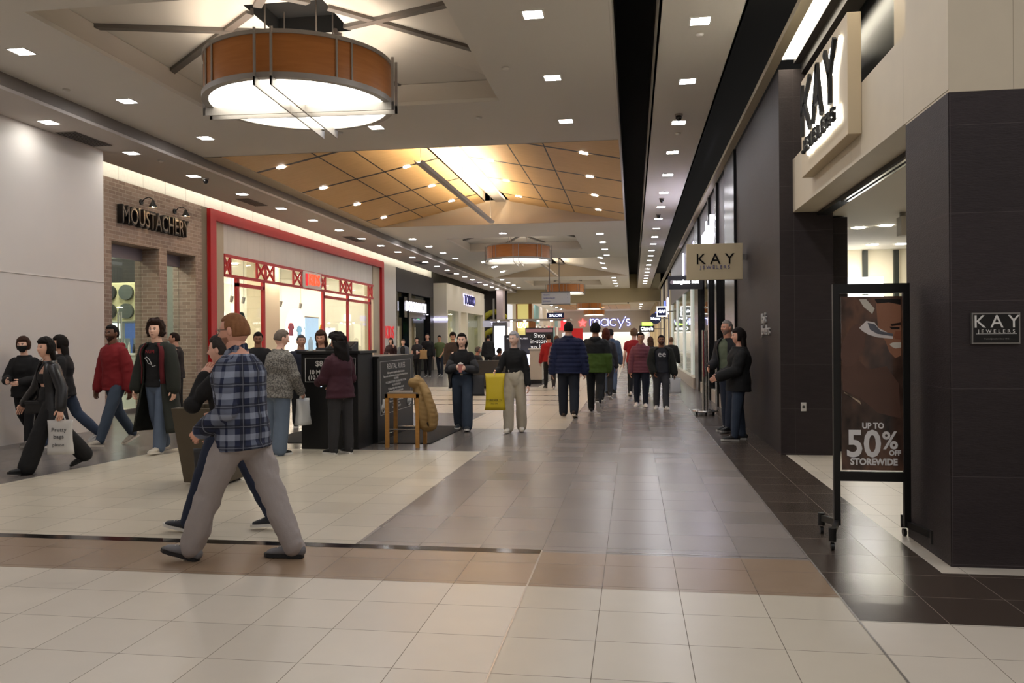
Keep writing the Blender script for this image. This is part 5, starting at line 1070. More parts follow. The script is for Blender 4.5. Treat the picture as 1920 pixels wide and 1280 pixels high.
def ex_coatw(o):
    sp = o['sp']; strap(o, [(.5, -.07, .07), (.38, -.02, .13), (.22, .05, .12), (.05, .14, .1)]); B = MB(); B.tube([sp(.545, -.05, .05), sp(.46, -.02, .12), sp(.38, 0, .14), sp(.46, .02, .12), sp(.545, .05, .05)], [.003]*5, (0, 1, 0), 6); child(o, B, 'necklace', m_blk)
o = person('woman in long black leather coat, bandeau top and black trousers, striding', -7.26, 9.29, 1.73, 148, 1, 'd8a48a', ('bob', '17120f', .3), L=(24, 4, 8, 2), R=(-24, 16, -22, 2), aL=(-8, 26, 12, 14), aR=(14, 22, 28, 30), head=(18, 2),
    top=dict(col='0e0d0f', hem=.24, pad=.008, low=1, sleeve=0, flare=0, name='bandeau_top'), bottom=dict(col='121113', wide=.045, waist=.12), coat=dict(mat=M('141316', .35, bmp=.3, bs=25), hem=-.3, gap=85, pad=.02, flare=.15), shoes=('111012', '0d0c0d', 1), lod=2, extra=ex_coatw)
p = hw(o, o['sp'](-.02, .17, .12)); r = empty('black_handbag', (p.x, p.y, p.z-.12), .2, 'small black box handbag at the hip of the woman in the leather coat', 'bag'); B = MB(); B.box(-.1, .1, -.05, .05, 0, .16); B.build('bag_body', M('121113', .35), r, bevel=.015); B = MB(); B.box(-.105, .105, -.056, .056, .11, .165); B.build('flap', M('18171a', .35), r, bevel=.01)
q = hw(o, hand(o, -1, .09)); flat_bag('paper_shopping_bag', 'white paper shopping bag with grey script beside the leather coat woman', q.x, q.y+.02, q.z-.05, .3, .42, .12, .3, M('c9c6c2', .6), txt=[('Pretty', .07, .3), ('bags', .07, .22), ('please', .055, .12)], tc=M('3a3a3c'), hs=.08)
person('woman with very long dark hair and black jacket behind the leather coat woman', -8.75, 11.5, 1.77, 120, 1, 'c9957c', ('long', '17110e', .42), L=(20, 4, 8), R=(-22, 22, -30), top=dict(col='121114', hem=-.12, pad=.03), bottom=dict(name='jeans', col='3d4a60', wide=.012), shoes=('e4e1dc', 'efece6'), lod=2)
person('man in dark red hoodie and blue jeans walking left of the long coat', -7.95, 11.6, 1.93, 162, 0, '6b4632', ('short', '120d0b'), L=(26, 5, 8, 3), R=(-16, 20, -24, 3), aL=(-6, 12, 5, 8), aR=(6, 13, 14, 6), head=(12, 0), beard='17100c', top=dict(col='7c1118', hem=-.1, pad=.034, hood=1, name='hoodie'), bottom=dict(name='jeans', col='3a4656', wide=.004), shoes=('a89f92', 'd6cdbf'), lod=2)
def ex_rat(o):
    chest_text(o, 'NUM', .07, .41, .142, M('8e1c24', .7)); B = MB(); sp = o['sp']; B.tube([sp(z, -u, .147) for u, z in ((.08, .23), (.03, .22), (.02, .26), (-.01, .31), (-.05, .345), (-.08, .33), (-.04, .29), (-.03, .26), (.01, .25))], [.004]*9, (0, 1, 0), 6); child(o, B, 'chest_drawing', M('d8d8d8', .7))
person('curly haired man in long dark green coat with red lining and blue jeans', -6.85, 11.0, 1.93, 172, 0, 'd9a78f', ('curly', '2a1a13'), L=(10, 4, 6, 1), R=(-8, 14, -8, 1), aL=(4, 14, 8, 6), aR=(8, 15, 18, 4), head=(14, 4), top=dict(col='0d0c0e', hem=-.05, pad=.016, name='t_shirt'), coat=dict(col='1f221b', hem=-.64, gap=75, pad=.04, flare=.16, lining='5c0f19'), bottom=dict(name='jeans', col='5d6b80', wide=.02), shoes=('c9c0b2', 'ddd6ca'), lod=2, extra=ex_rat)
person('person in a cap and dark clothes standing inside behind the long coat', -9.3, 15.6, 1.82, 120, 0, 'b07f68', ('short', '221610'), L=(3, 0, 0), R=(-3, 0, 0), aL=(20, 10, 70, -10), top=dict(col='241d1e', hem=-.1, pad=.02), bottom=dict(col='161518'), lod=1)
def ex_grey(o): strap(o, [(.52, .08, -.03), (.4, .02, -.13), (.2, -.08, -.15), (.02, -.17, -.06)], .012)
o = person('person with short grey hair, flecked grey sweater and loose jeans at the counter', -5.0, 10.96, 1.79, -22, 1, 'dba892', ('short', '6b6058'), L=(4, 2, 0), R=(-3, 4, 0), aL=(6, 10, 14, 4), aR=(15, 12, 40, -4), head=(-28, -14), wide=1.1, deep=1.2, top=dict(mat=fleck_mat('8a8680', '4a4846'), hem=-.14, pad=.036, wr=.012, name='sweater'), bottom=dict(name='jeans', col='616f82', wide=.032, pad=.02), shoes=('151517', 'e8e6e2'), lod=2, extra=ex_grey, lean=5)
q = hw(o, hand(o, 1, .09)); flat_bag('white_plastic_bag', 'pale plastic carrier bag beside the flecked sweater person', q.x+.02, q.y, q.z-.04, .26, .38, .14, 1.2, M('cfd0cf', .4), hs=.08)
person('smiling woman clerk with long brown hair standing behind the black counter', -5.3, 13.4, 1.80, 185, 1, 'c98f74', ('long', '3b2418', .3), L=(2, 0, 0), R=(-2, 0, 0), aL=(15, 8, 60, -20), aR=(15, 8, 60, -20), head=(0, -12), top=dict(col='232024', hem=-.08, pad=.02), bottom=dict(col='141416'), lod=2)
person('person in navy jacket and grey cap partly hidden behind the clerk', -6.2, 14.6, 1.74, 215, 0, 'b5846c', ('short', '4d5058'), L=(2, 0, 0), R=(-2, 0, 0), top=dict(col='1b1e2e', hem=-.1, pad=.03), bottom=dict(col='141416'), lod=1)
def ex_mar(o):
    s = o['s']
    for sd in (1,):
        B = MB(); h, kn, an, f, u = o['J'][sd]; w_ = Vector((.082*s, 0, 0)); B.tube([h+w_*1.25, h.lerp(kn, .5)+w_*1.12, kn+w_*.93, kn.lerp(an, .5)+w_*.88, an+w_*.72], [(.012, .004)]*5, (0, 1, 0), 6); child(o, B, 'side_stripe', tile_mat('checks', 'dcdad6', '141416', ax=(2, 1), size=(.06, 9), off=(0, 0), width=.03))
o = person('woman with long curly black hair, maroon sweater and dark striped track pants', -4.13, 11.12, 1.72, 58, 1, 'a9745a', ('curly', '130e0d', .4), L=(3, 0, 0), R=(-3, 2, 0), aL=(22, 8, 78, -18), aR=(10, 14, 62, -28), head=(28, -16), top=dict(col='3a1422', hem=-.12, pad=.036, name='sweater'), bottom=dict(col='2a292c', wide=.012), shoes=('17171a', 'e2dfd9'), lod=2, extra=ex_mar, wide=1.08)
phone('lit smartphone held by the woman in the maroon sweater', o, -1, True)
person('dark haired man looking down beyond the flecked sweater person', -6.95, 14.4, 1.80, 205, 0, '9a6a52', ('short', '16110f'), L=(2, 0, 0), R=(-2, 0, 0), head=(0, -15), top=dict(col='141318', hem=-.1, pad=.03), bottom=dict(col='141416'), lod=1)
o = person('woman in dark maroon top holding a phone to her ear near the KIDS pilaster', -10.2, 33.6, 1.74, 180, 1, 'd09a83', ('long', '1f1512', .25), L=(6, 2, 2), R=(-6, 6, -4), aL=(30, 18, 150, -8), aR=(20, 10, 80, -40), top=dict(col='2e1216', hem=-.12, pad=.03), bottom=dict(col='141416'), lod=0, wide=1.2)
person('woman in grey and black cardigan near the dark shopfront', -9.34, 32.48, 1.69, 180, 1, 'd3a188', ('tied', '3a2a22'), L=(10, 3, 4), R=(-8, 12, -8), top=dict(col='1a1a1e', hem=-.05, pad=.012), coat=dict(col='5c5f66', hem=-.12, gap=70, pad=.024), bottom=dict(name='jeans', col='1f2534'), lod=0)
o = person('woman in charcoal t-shirt holding a pink cup by the dark shopfront', -9.40, 34.87, 1.76, 180, 1, 'd09c86', ('long', '1a1412', .26), L=(5, 2, 2), R=(-8, 12, -8), aL=(10, 16, 90, -20), aR=(8, 12, 30, 0), top=dict(col='2b282b', hem=-.12, pad=.028, sleeve=.45), bottom=dict(col='121114'), lod=0, wide=1.1)
cup('pink drink cup held by the woman in the charcoal t-shirt', o, -1, 'd39b9b')
q = hw(o, hand(o, -1)); flat_bag('brown_paper_bag', 'brown paper bag carried beside the woman in the charcoal t-shirt', q.x+.25, q.y+.1, 1.2, .34, .4, .14, 0, M('a37f52', .7), hs=.08)
person('man in black sweatshirt behind the woman with the pink cup', -9.12, 35.6, 1.93, 185, 0, 'c08c74', ('short', '221915'), L=(6, 2, 2), R=(-6, 8, -4), top=dict(col='111013', hem=-.1, pad=.03), bottom=dict(col='121114'), lod=0)
person('man in olive button shirt and dark jeans walking beyond the brown shirt man', -8.63, 35.9, 1.85, 176, 0, 'b98669', ('short', '1a1411'), L=(6, 2, 2), R=(-6, 18, -12), aL=(8, 8, 40, -20), aR=(5, 10, 12, 5), head=(0, -16), top=dict(col='55603a', hem=-.1, pad=.024, sleeve=.45), bottom=dict(name='jeans', col='1d2430'), lod=0)
person('dark haired man in brown shirt and dark trousers looking down', -5.65, 25.27, 1.86, 190, 0, 'b98a70', ('thick', '15100e'), L=(5, 2, 2), R=(-14, 22, -14), aL=(6, 8, 12, 6), aR=(5, 8, 10, 4), head=(0, -18), beard='2b1c16', top=dict(col='3a2f2a', hem=-.14, pad=.026), bottom=dict(col='201e1f', wide=-.004), shoes=('141315', 'd8d4cf'), lod=1)
def ex_girl(o):
    B = MB(); sp = o['sp']; B.tube([sp(.09, .16*math.cos(t), .115*math.sin(t)) for t in [2*PI*k/20 for k in range(21)]], [(.006, .016)]*21, (0, 0, 1), 8, False); child(o, B, 'belt', m_blk); B = MB(); B.box(-.02, .02, .0, .012, -.014, .014); c = child(o, B, 'buckle', m_chrome, False); c.location = sp(.09, 0, .118)
    strap(o, [(.45, -.14, .0), (.2, -.19, .05), (-.02, -.19, .04)], .008)
o = person('dark haired woman in black crop top, grey jacket off the shoulders and wide jeans', -3.02, 14.27, 1.75, 184, 1, 'dfae96', ('tied', '15100e', .2), L=(14, 3, 8), R=(-12, 10, -6), aL=(14, 18, 100, -34), aR=(14, 16, 108, -38), top=dict(col='0e0d10', hem=.215, pad=.012, sleeve=.45, name='crop_top', flare=.0), coat=dict(col='37373a', hem=-.16, gap=150, pad=.026, off=1, flare=.1), bottom=dict(name='jeans', col='343f50', wide=.035), shoes=('1d2733', 'e6e3de'), lod=2, extra=ex_girl, curl=(1.1, 1.1))
cup('pink iced drink cup held in front by the woman in the crop top', o, -1)
flat_bag('grey_shoulder_bag', 'soft grey shoulder bag hanging at the hip of the crop top woman', -2.72, 14.2, .98, .22, .36, .1, 0, M('3a3a3e', .7), handles=False)
o = person('silver haired woman in black top and cream trousers carrying a yellow bag', -2.04, 14.02, 1.76, 180, 1, 'dbb09c', ('tied', 'a9a6ab', .34), L=(-5, 8, 2), R=(7, 3, 3), aL=(2, 10, 12, 8), aR=(12, 20, 80, 8), head=(-24, -6), top=dict(col='0e0e11', hem=.1, pad=.016, name='black_top', flare=0), bottom=dict(col='bdb4a2', wide=.03, waist=.13, wr=.011), shoes=('dcd7cd', 'cfc8bb'), lod=2)
q = hw(o, hand(o, 1, .1)); flat_bag('yellow_plastic_bag', 'bright yellow shopping bag printed FOREVER 21 held by the silver haired woman', q.x-.0, q.y-.02, q.z+.02, .34, .62, .16, .0, M('c9b021', .4, bmp=.4, bs=12), handles=False, txt=[('FOREVER 21', .05, .17), ('SALE ON', .03, .115)])
# backs walking away
o = person('big man in quilted navy puffer jacket walking away from the camera', -1.32, 16.81, 1.98, 2, 0, 'c08c74', ('short', '17110f'), L=(6, 3, 2, 2), R=(-6, 20, -14, 2), aL=(0, 13, 6, 8), aR=(-4, 13, 4, 8), wide=1.2, deep=1.2, top=dict(col='141d40', hem=-.13, pad=.05, puff=.016, hood=1, name='puffer_jacket'), bottom=dict(name='jeans', col='171c28', wide=.02), shoes=('3b2a20', 'cfc6b8'), lod=2)
person('man in black and olive green jacket walking beside the navy puffer', -.82, 17.96, 1.96, -4, 0, 'a97860', ('thick', '100c0b'), L=(7, 3, 2, 1), R=(-16, 34, -50, 1), aL=(0, 11, 10, 4), aR=(-2, 11, 10, 2), wide=1.1, deep=1.1, top=dict(mat=split_mat('47601c', '15171a', 1.3), hem=-.15, pad=.042, hood=1, name='jacket'), bottom=dict(col='101114', wide=.006), shoes=('151517', 'dedad4'), lod=2)
person('person with auburn hair half hidden by the green jacket', -.7, 21.4, 1.9, 0, 1, 'c99a82', ('long', '4a1e14', .2), L=(6, 3, 0), R=(-14, 24, -20), top=dict(col='2b2a2e', hem=-.1, pad=.03), bottom=dict(col='131316'), shoes=('151517', 'dedad4'), lod=1)
person('person in pale denim blue hoodie and jeans walking away in mid hall', -.66, 24.17, 1.92, -3, 0, 'b98a72', ('short', '1c1513'), L=(6, 3, 2), R=(-8, 20, -12), wide=1.08, top=dict(col='44566b', hem=-.1, pad=.04, hood=1, name='hoodie'), bottom=dict(name='jeans', col='4b5a70', wide=.02), shoes=('131316', '222224'), lod=1)
person('curly light brown haired man in red t-shirt and black trousers walking away', .03, 23.28, 1.90, 0, 0, 'd9ab95', ('thick', '5b4634'), L=(-5, 10, -4), R=(6, 3, 3), aL=(2, 12, 18, 8), aR=(0, 12, 12, 6), wide=1.05, top=dict(col='8f1219', hem=-.06, pad=.026, sleeve=.45, name='t_shirt'), bottom=dict(col='111114', wide=.004), shoes=('d9d5cf', '3a3a3c'), lod=1)
def ex_pink(o): glasses(o)
person('woman in dusty pink quilted jacket and navy jeans walking towards the camera', .18, 19.60, 1.77, 180, 1, 'b98269', ('tied', '17100e'), L=(6, 3, 3), R=(-6, 8, -4), aL=(4, 12, 8, 5), aR=(4, 12, 8, 5), wide=1.05, top=dict(col='7b4550', hem=-.12, pad=.034, puff=.011, hood=1, name='quilted_jacket'), bottom=dict(name='jeans', col='1b2231', wide=.004), shoes=('e8e4de', 'f0ede8'), lod=2, extra=ex_pink)
o = person('bearded man in dark jacket over charcoal sweatshirt with white letters, holding a bag', .63, 18.88, 1.70, 184, 0, '8a5c45', ('short', '110d0c'), L=(6, 4, 3), R=(-6, 8, -4), aL=(4, 14, 10, 10), aR=(8, 14, 30, -14), wide=1.1, deep=1.2, beard='1a120e', top=dict(col='2a2c33', hem=-.06, pad=.024, name='sweatshirt'), coat=dict(col='1b1d18', hem=-.1, gap=90, pad=.042), bottom=dict(name='jeans', col='45454a', wide=.016), shoes=('dcd8d2', 'ece8e2'), lod=2)
chest_text(o, 'ee', .2, .37, .172, M('d9d9d9', .7))
q = hw(o, hand(o, -1, .09)); flat_bag('white_plastic_bag', 'crumpled white plastic bag held by the bearded man in mid hall', q.x+.03, q.y, q.z-.02, .26, .34, .16, .1, M('c9c9cb', .35), hs=.05)
person('person with long light brown hair walking away behind the pink jacket', .53, 24.94, 1.68, 10, 1, 'cfa48c', ('long', '4a3426', .3), L=(5, 3, 0), R=(-8, 16, -8), top=dict(col='2a2622', hem=-.1, pad=.03), bottom=dict(name='jeans', col='202a3c'), shoes=('151517', '2a2a2c'), lod=1)
person('balding person in black jacket behind the bearded man', 1.3, 28.7, 1.68, -10, 0, 'c99a82', ('buzz', '6b5140'), L=(4, 3, 0), R=(-6, 10, -4), top=dict(col='131215', hem=-.1, pad=.034), bottom=dict(col='131316'), lod=1)
person('grey haired man in dark jacket with a green shirt, leaning by the slate portal', 1.64, 14.4, 1.93, 130, 0, 'b98068', ('buzz', '8d8580'), L=(10, 4, 4), R=(-2, 2, 0), aL=(8, 10, 20, 4), aR=(10, 10, 70, -20), beard='8d8078', top=dict(col='5b6350', hem=-.05, pad=.016), coat=dict(col='17161a', hem=-.12, gap=60, pad=.03), bottom=dict(name='jeans', col='1c2435', wide=.01), shoes=('151517', '9d9a95'), lod=2)
person('dark haired woman in black coat and blue jeans beside the slate portal', 1.64, 13.2, 1.77, 96, 1, 'c68f78', ('long', '191211', .3), L=(8, 4, 2), R=(-3, 4, 0), aL=(18, 8, 66, -6), aR=(14, 8, 62, -10), lean=-2, deep=1.15, wide=1.05, top=dict(col='0e0e10', hem=-.16, pad=.045, name='coat'), bottom=dict(name='jeans', col='2f3a4c', wide=.002), shoes=('141416', 'b9b6b0'), lod=2)
person('person in red shirt standing beside the shop in-store poster', -2.74, 26.75, 1.81, 20, 0, 'b98a72', ('short', '2a1a14'), L=(5, 3, 0), R=(-6, 10, -4), top=dict(col='a01a1c', hem=-.08, pad=.028), bottom=dict(col='131316'), shoes=('151517', 'cfcbc5'), lod=1)
person('person in dusty pink top with light brown hair beside the navy puffer', -2.45, 26.3, 1.74, 5, 1, 'd3a48c', ('tied', '6b4a36'), L=(5, 3, 0), R=(-8, 14, -6), top=dict(col='8d6a6c', hem=-.08, pad=.028), bottom=dict(col='3a3536'), shoes=('dcd8d2', 'ece8e2'), lod=1)
person('man in dark coat standing in front of the glazed cafe', -6.9, 38.7, 1.88, 20, 0, 'b07c62', ('short', '1c1412'), L=(5, 3, 0), R=(-6, 10, -4), top=dict(col='1d1c1e', hem=-.2, pad=.04), bottom=dict(col='161618'), lod=0)
# seated on the bench box
bx = -4.75
r = empty('bench_planter', (bx, 26.4, 0), 0, 'dark box bench behind the yellow shopping bag', 'bench'); B = MB(); B.box(bx-.9, bx+.75, 26.6, 27.2, 0, .42); B.build('seat_box', M('2b2928', .6), r, w=True, bevel=.02); B = MB(); B.box(bx-.92, bx+.77, 26.0, 26.12, .12, .95); B.build('backrest', M('353230', .5), r, w=True, bevel=.01)
for k in (-.8, .65):
    B = MB(); B.box(bx+k-.03, bx+k+.03, 26.0, 26.7, 0, .12); B.build('foot', m_steel_d, r, w=True)
person('seated grey bearded man in dark jacket looking right on the bench', -5.2, 26.85, 1.78, -65, 0, 'a8715c', ('short', '55504e'), L=(82, 88, 0, 6), R=(86, 88, 0, 6), aL=(20, 8, 60, -10), aR=(20, 8, 60, -10), beard='75706c', wide=1.1, deep=1.15, top=dict(col='1b1b20', hem=-.05, pad=.04), bottom=dict(col='141416'), lod=1)
person('seated dark haired man beside the grey bearded man on the bench', -4.45, 26.9, 1.72, -20, 0, '9a6a52', ('short', '14100e'), L=(82, 88, 0, 6), R=(86, 88, 0, 6), aL=(20, 8, 60, -10), aR=(20, 8, 60, -10), head=(-20, 0), top=dict(col='202024', hem=-.05, pad=.036), bottom=dict(col='141416'), lod=1)
# ================================================================= furniture and stands in the hall
def kiosk_sign(label, x, y, rz, w_, h, z0, lines, frame=True):
    pass
# tapered planter
r = empty('tapered_planter', (-4.75, 8.75, 0), 0, 'tall tapered brown-grey planter box behind the man in plaid', 'planter')
B = MB(); a, b, h = .25, .345, .87; R_ = [[(sx*w_, sy*w_, z) for sx, sy in ((-1, -1), (1, -1), (1, 1), (-1, 1))] for w_, z in ((a, 0.03), (b, h), (b-.03, h), (b-.03, h-.1))]
B.rings(R_, True, True); B.build('planter_body', M('4f4433', .55, var=.06, vs=3), r, bevel=.006); B = MB(); B.box(-.2, .2, -.2, .2, 0, .03); B.build('base', m_blk, r)
# black counter with price sign
r = empty('rental_counter', (-4.45, 12.0, 0), 0, 'tall black counter with a white lettered price sign', 'counter')
B = MB(); B.box(-4.9, -4.02, 11.55, 12.25, 0, 1.42); B.build('body', M('070708', .45), r, w=True, bevel=.008); B = MB(); B.box(-4.95, -3.97, 11.5, 12.3, 1.42, 1.46); B.build('worktop', M('0c0c0d', .4), r, w=True)
wt = M('d6d4d0', .6)
sg = empty('price_sign', (-4.45, 11.53, 1.0), 0, 'black sign reading $8.99 10 MINUTES on the counter front', 'sign')
def frame(x0, x1, y, z0, z1, par, t=.006, m_=wt):
    B = MB(); B.box(x0, x1, y-.004, y, z0, z0+t); B.box(x0, x1, y-.004, y, z1-t, z1); B.box(x0, x0+t, y-.004, y, z0, z1); B.box(x1-t, x1, y-.004, y, z0, z1); B.build('border', m_, par, w=True)
B = MB(); B.box(-4.83, -4.05, 11.535, 11.549, 1.0, 1.36); B.build('panel', M('0a0a0b', .4), sg, w=True); frame(-4.83, -4.05, 11.535, 1.0, 1.36, sg)
for t, sz, z in (('$8.99', .115, 1.27), ('10 MINUTES', .085, 1.145), ('(10 MINUTES', .085, 1.065)): text('letters', t, sz, (-4.54, 11.532, z), (1, 0, 0), (0, 0, 1), wt, sg, .001, bold=.002)
B = MB(); B.lathe((0, 0, 0), [(.001, 0), (.033, 0), (.035, .12), (.03, .16), (.013, .195), (.013, .21), (.001, .21)], 16); B.build('water_bottle', M('c9d3d6', .15, alpha=.5), loc=(-4.85, 11.8, 1.46), smooth='auto', label='clear plastic water bottle on the black counter', cat='bottle')
r = empty('payment_terminal', (-4.4, 11.9, 1.46), 0, 'black slanted tablet terminal on the counter', 'terminal'); B = MB(); B.prism([(-4.62, 11.8, 1.46), (-4.62, 12.1, 1.46), (-4.62, 12.1, 1.6), (-4.62, 11.8, 1.5)], (.42, 0, 0)); B.build('body', m_blk, r, w=True, bevel=.005); B = MB(); B.obox((-4.41, 11.95, 1.556), (.36, .26, .006), Matrix.Rotation(.32, 3, 'X')); B.build('screen', M('2a2d33', .15), r, w=True)
# rental rules barrier: angled towards the back
import math as _m
ang = _m.atan2(2.35, .55)
r = empty('rental_rules_board', (-3.95, 12.25, 0), 0, 'long black barrier with white RENTAL RULES lettering and border', 'barrier')
p0, p1 = Vector((-3.96, 12.3, 0)), Vector((-4.02, 14.6, 0)); dv = (p1-p0).normalized(); nv_ = Vector((dv.y, -dv.x, 0))
B = MB(); B.prism([p0, p1, p1-nv_*.5, p0-nv_*.5], (0, 0, 1.33)); B.build('body', M('060607', .45), r, w=True); B = MB(); B.prism([p0-nv_*-.02+Vector((0, 0, 1.33)), p1+nv_*.02+Vector((0, 0, 1.33)), p1-nv_*.52+Vector((0, 0, 1.33)), p0-nv_*.52+Vector((0, 0, 1.33))], (0, 0, .03)); B.build('top', M('0c0c0d', .4), r, w=True)
def onb(t, z): return p0+dv*t+nv_*.006+Vector((0, 0, z))
B = MB()
for t0, t1, z0, z1 in ((.12, 2.1, 1.27, 1.276), (.12, 2.1, .42, .426), (.12, .13, .42, 1.276), (2.09, 2.1, .42, 1.276)): B.prism([onb(t0, z0), onb(t1, z0), onb(t1, z1), onb(t0, z1)], nv_*.003)
B.build('border', wt, r, w=True)
text('letters', 'RENTAL RULES', .13, onb(1.1, 1.18), dv, (0, 0, 1), wt, r, .001, xs=1.35)
for k, t in enumerate(('Adult supervision is required for children 12 and under.', 'Please remain seated with hands on the steering wheel and feet in the footrest', 'NO BUMPING', 'NO CLIMBING ON OR OFF THE ANIMALS WHILE THEY ARE', 'STILL IN MOTION PLEASE!', 'No chasing, pulling, pushing or bumping of any kind.', 'Please stay off the rental boarding in the mall.', 'DO NOT DRIVE UNATTENDED', 'No food or drinks allowed on the rides.', 'Please use care around the mall store fronts', 'Weight Limit is 265 lbs', 'AGE OF 3 YEARS AND UP')): text('letters', t, .052, onb(1.1, 1.08-k*.053), dv, (0, 0, 1), wt, r, .001, xs=.95)
for t in (.3, 1.95):
    B = MB(); c = onb(t, .52); B.tube([c+dv*(.1*math.cos(a))+Vector((0, 0, .07*math.sin(a))) for a in [2*PI*k/16 for k in range(17)]], [.012]*17, tuple(nv_), 6, False); B.tube([c+dv*.0+Vector((0, 0, .02)), c+Vector((0, 0, .12))], [.05, .035], tuple(nv_), 8); B.build('animal_emblem', wt, r, w=True)
# wooden stool table with jacket
r = empty('wooden_bar_table', (-3.45, 12.1, 0), 0, 'tall light wooden framed stand with grey top beside the barrier', 'stool'); wo = wood_mat('light_oak', 'b9853f', '9a6a2e', .5, (1, 1, 5), 6)
B = MB(); B.box(-3.68, -3.2, 11.86, 12.32, .805, .825); B.build('top', M('6d665f', .4), r, w=True)
B = MB(); B.box(-3.7, -3.18, 11.84, 11.88, .745, .805); B.box(-3.7, -3.18, 12.3, 12.34, .745, .805); B.box(-3.7, -3.66, 11.84, 12.34, .745, .805); B.box(-3.22, -3.18, 11.84, 12.34, .745, .805); B.build('apron', wo, r, w=True)
for x, y in ((-3.675, 11.87), (-3.205, 11.87), (-3.675, 12.31), (-3.205, 12.31)):
    B = MB(); B.box(x-.027, x+.027, y-.027, y+.027, 0, .745); B.build('leg', wo, r, w=True)
for y in (11.87, 12.31):
    B = MB(); B.cyl((-3.67, y, .27), (-3.21, y, .27), .01, n=8); B.build('crossbar', m_chrome, r, w=True)
B = MB(); B.cyl((-3.675, 11.9, .2), (-3.675, 12.3, .2), .01, n=8); B.build('crossbar', m_chrome, r, w=True)
# tan quilted jacket draped over the right side
jk = MB(); R_ = []
pr = [(-3.24, 12.02, 1.04, .05, .06), (-3.22, 12.02, .98, .085, .09), (-3.2, 12.02, .88, .12, .13), (-3.17, 12.01, .78, .135, .15), (-3.14, 12.0, .66, .15, .16), (-3.11, 12.0, .54, .16, .17), (-3.09, 12.0, .44, .165, .17), (-3.08, 12.0, .38, .16, .16)]
jk.tube([(a, b, c) for a, b, c, _, _ in pr], [(d_, e_) for *_, d_, e_ in pr], (1, 0, 0), 24)
jk.tube([(-3.13, 11.9, .93), (-3.04, 11.82, .8), (-2.99, 11.8, .6), (-2.96, 11.8, .35)], [.055, .07, .065, .055], (1, 0, 0), 14); jk.ball((-3.28, 11.95, .97), (.1, .1, .08))
jo = remeshed('j', jk, .013); bpy.context.view_layer.update(); V, F = grab(jo)
for i, v_ in enumerate(V):
    k = noise.noise(Vector((v_[0]*7, v_[1]*7, v_[2]*7)))*.016+.007*abs(math.sin(v_[2]*PI/.07+v_[0]*9)); V[i, 0] += k; V[i, 1] -= k*.7
jr = empty('draped_jacket', (-3.2, 11.97, .4), 0, 'tan quilted jacket draped over the wooden stand', 'jacket'); c = mk('shell', V, F, M('8f7245', .7, var=.12, vs=5, bmp=.2, bs=90), jr); c.location = -jr.location
B = MB(); B.tube([(-3.12, 12.02, .62), (-3.1, 12.0, .42), (-3.02, 11.98, .3), (-2.98, 11.97, .34)], [(.05, .1), (.07, .16), (.06, .14), (.03, .06)], (1, 0, 0), 14); B.build('lining', M('251c18', .8), jr, smooth=True, w=True)
# floor mat
B = MB(); B.prism([(-5.9, 12.2, .005), (-3.12, 12.3, .005), (-3.05, 14.85, .005), (-5.85, 15.0, .005)], (0, 0, .006)); B.build('floor_mat', M('17171a', .9, bmp=.5, bs=200), label='black rubber floor mat under the counter and barrier', cat='mat')
# rolling sign stand of the jeweller
r = empty('rolling_poster_stand', (1.83, 6.7, 0), 0, 'black rolling frame holding the 50% off poster between the two slate piers', 'sign stand')
x0, x1, y = 1.575, 2.095, 6.7; fb = M('060606', .4)
for x in (x0, x1):
    B = MB(); B.box(x-.024, x+.024, y-.02, y+.02, .13, 2.02); B.build('post', fb, r, w=True)
B = MB(); B.box(x0+.024, x1-.024, y-.02, y+.02, 1.945, 2.02); B.build('top_rail', fb, r, w=True); B = MB(); B.box(x0+.024, x1-.024, y-.02, y+.02, .48, .555); B.build('lower_rail', fb, r, w=True)
for x, s_ in ((x0, -1), (x1, 1)):
    B = MB(); B.bar((x, y, .15), (x+s_*.1, y-.28, .13), .03, .05); B.bar((x, y, .15), (x+s_*.06, y+.26, .13), .03, .05); B.build('foot_arm', fb, r, w=True)
    for cx_, cy_ in ((x+s_*.1, y-.28), (x+s_*.06, y+.26)):
        B = MB(); B.cyl((cx_, cy_, .07), (cx_, cy_, .17), .028, n=16); ca = B.build('caster_housing', fb, r, w=True, smooth='auto'); B = MB(); B.cyl((-.012, 0, .03), (.012, 0, .03), .03, n=18); wv = B.build('caster_wheel', M('161616', .5), ca, smooth='auto'); wv.location = (cx_, cy_, 0)
# poster print: abstract warm brown picture with light shapes and lettering
m_p, nt, pb = new_mat('poster_print'); v, s_ = coords(nt); n1 = noise_tex(nt, v, 3.2, 3, (1.5, 1, 1)); cr = nt.nodes.new('ShaderNodeValToRGB'); nt.links.new(n1, cr.inputs[0])
for i, (p_, c_) in enumerate(((.3, '241813'), (.46, '4d3930'), (.6, '6b4b3a'), (.78, '3f281f'))):
    el = cr.color_ramp.elements[i] if i < 2 else cr.color_ramp.elements.new(p_)
    el.position = p_; el.color = srgb(c_)
nt.links.new(cr.outputs[0], pb.inputs['Base Color']); pb.inputs['Roughness'].default_value = .18
po = empty('poster', (1.83, 6.69, .555), 0, 'dark brown jewellery poster reading UP TO 50% OFF STOREWIDE', 'poster')
B = MB(); B.box(x0+.04, x1-.026, 6.694, 6.70, .565, 1.92); B.build('print', m_p, po, w=True)
def blob(pts, col, name='picture_shape', yy=6.6925, rough=.3):
    B = MB(); B.prism([(x0+.04+a*.445, yy, .565+b*1.355) for a, b in pts], (0, .001, 0)); B.build(name, M(col, rough, var=.12, vs=9), po, w=True)
def ell(cx_, cz_, ra, rb, rot=0, n=28): return [(cx_+ra*math.cos(t)*math.cos(rot)-rb*math.sin(t)*math.sin(rot), cz_+(ra*math.cos(t)*math.sin(rot)+rb*math.sin(t)*math.cos(rot))*.45) for t in [2*PI*k/n for k in range(n)]]
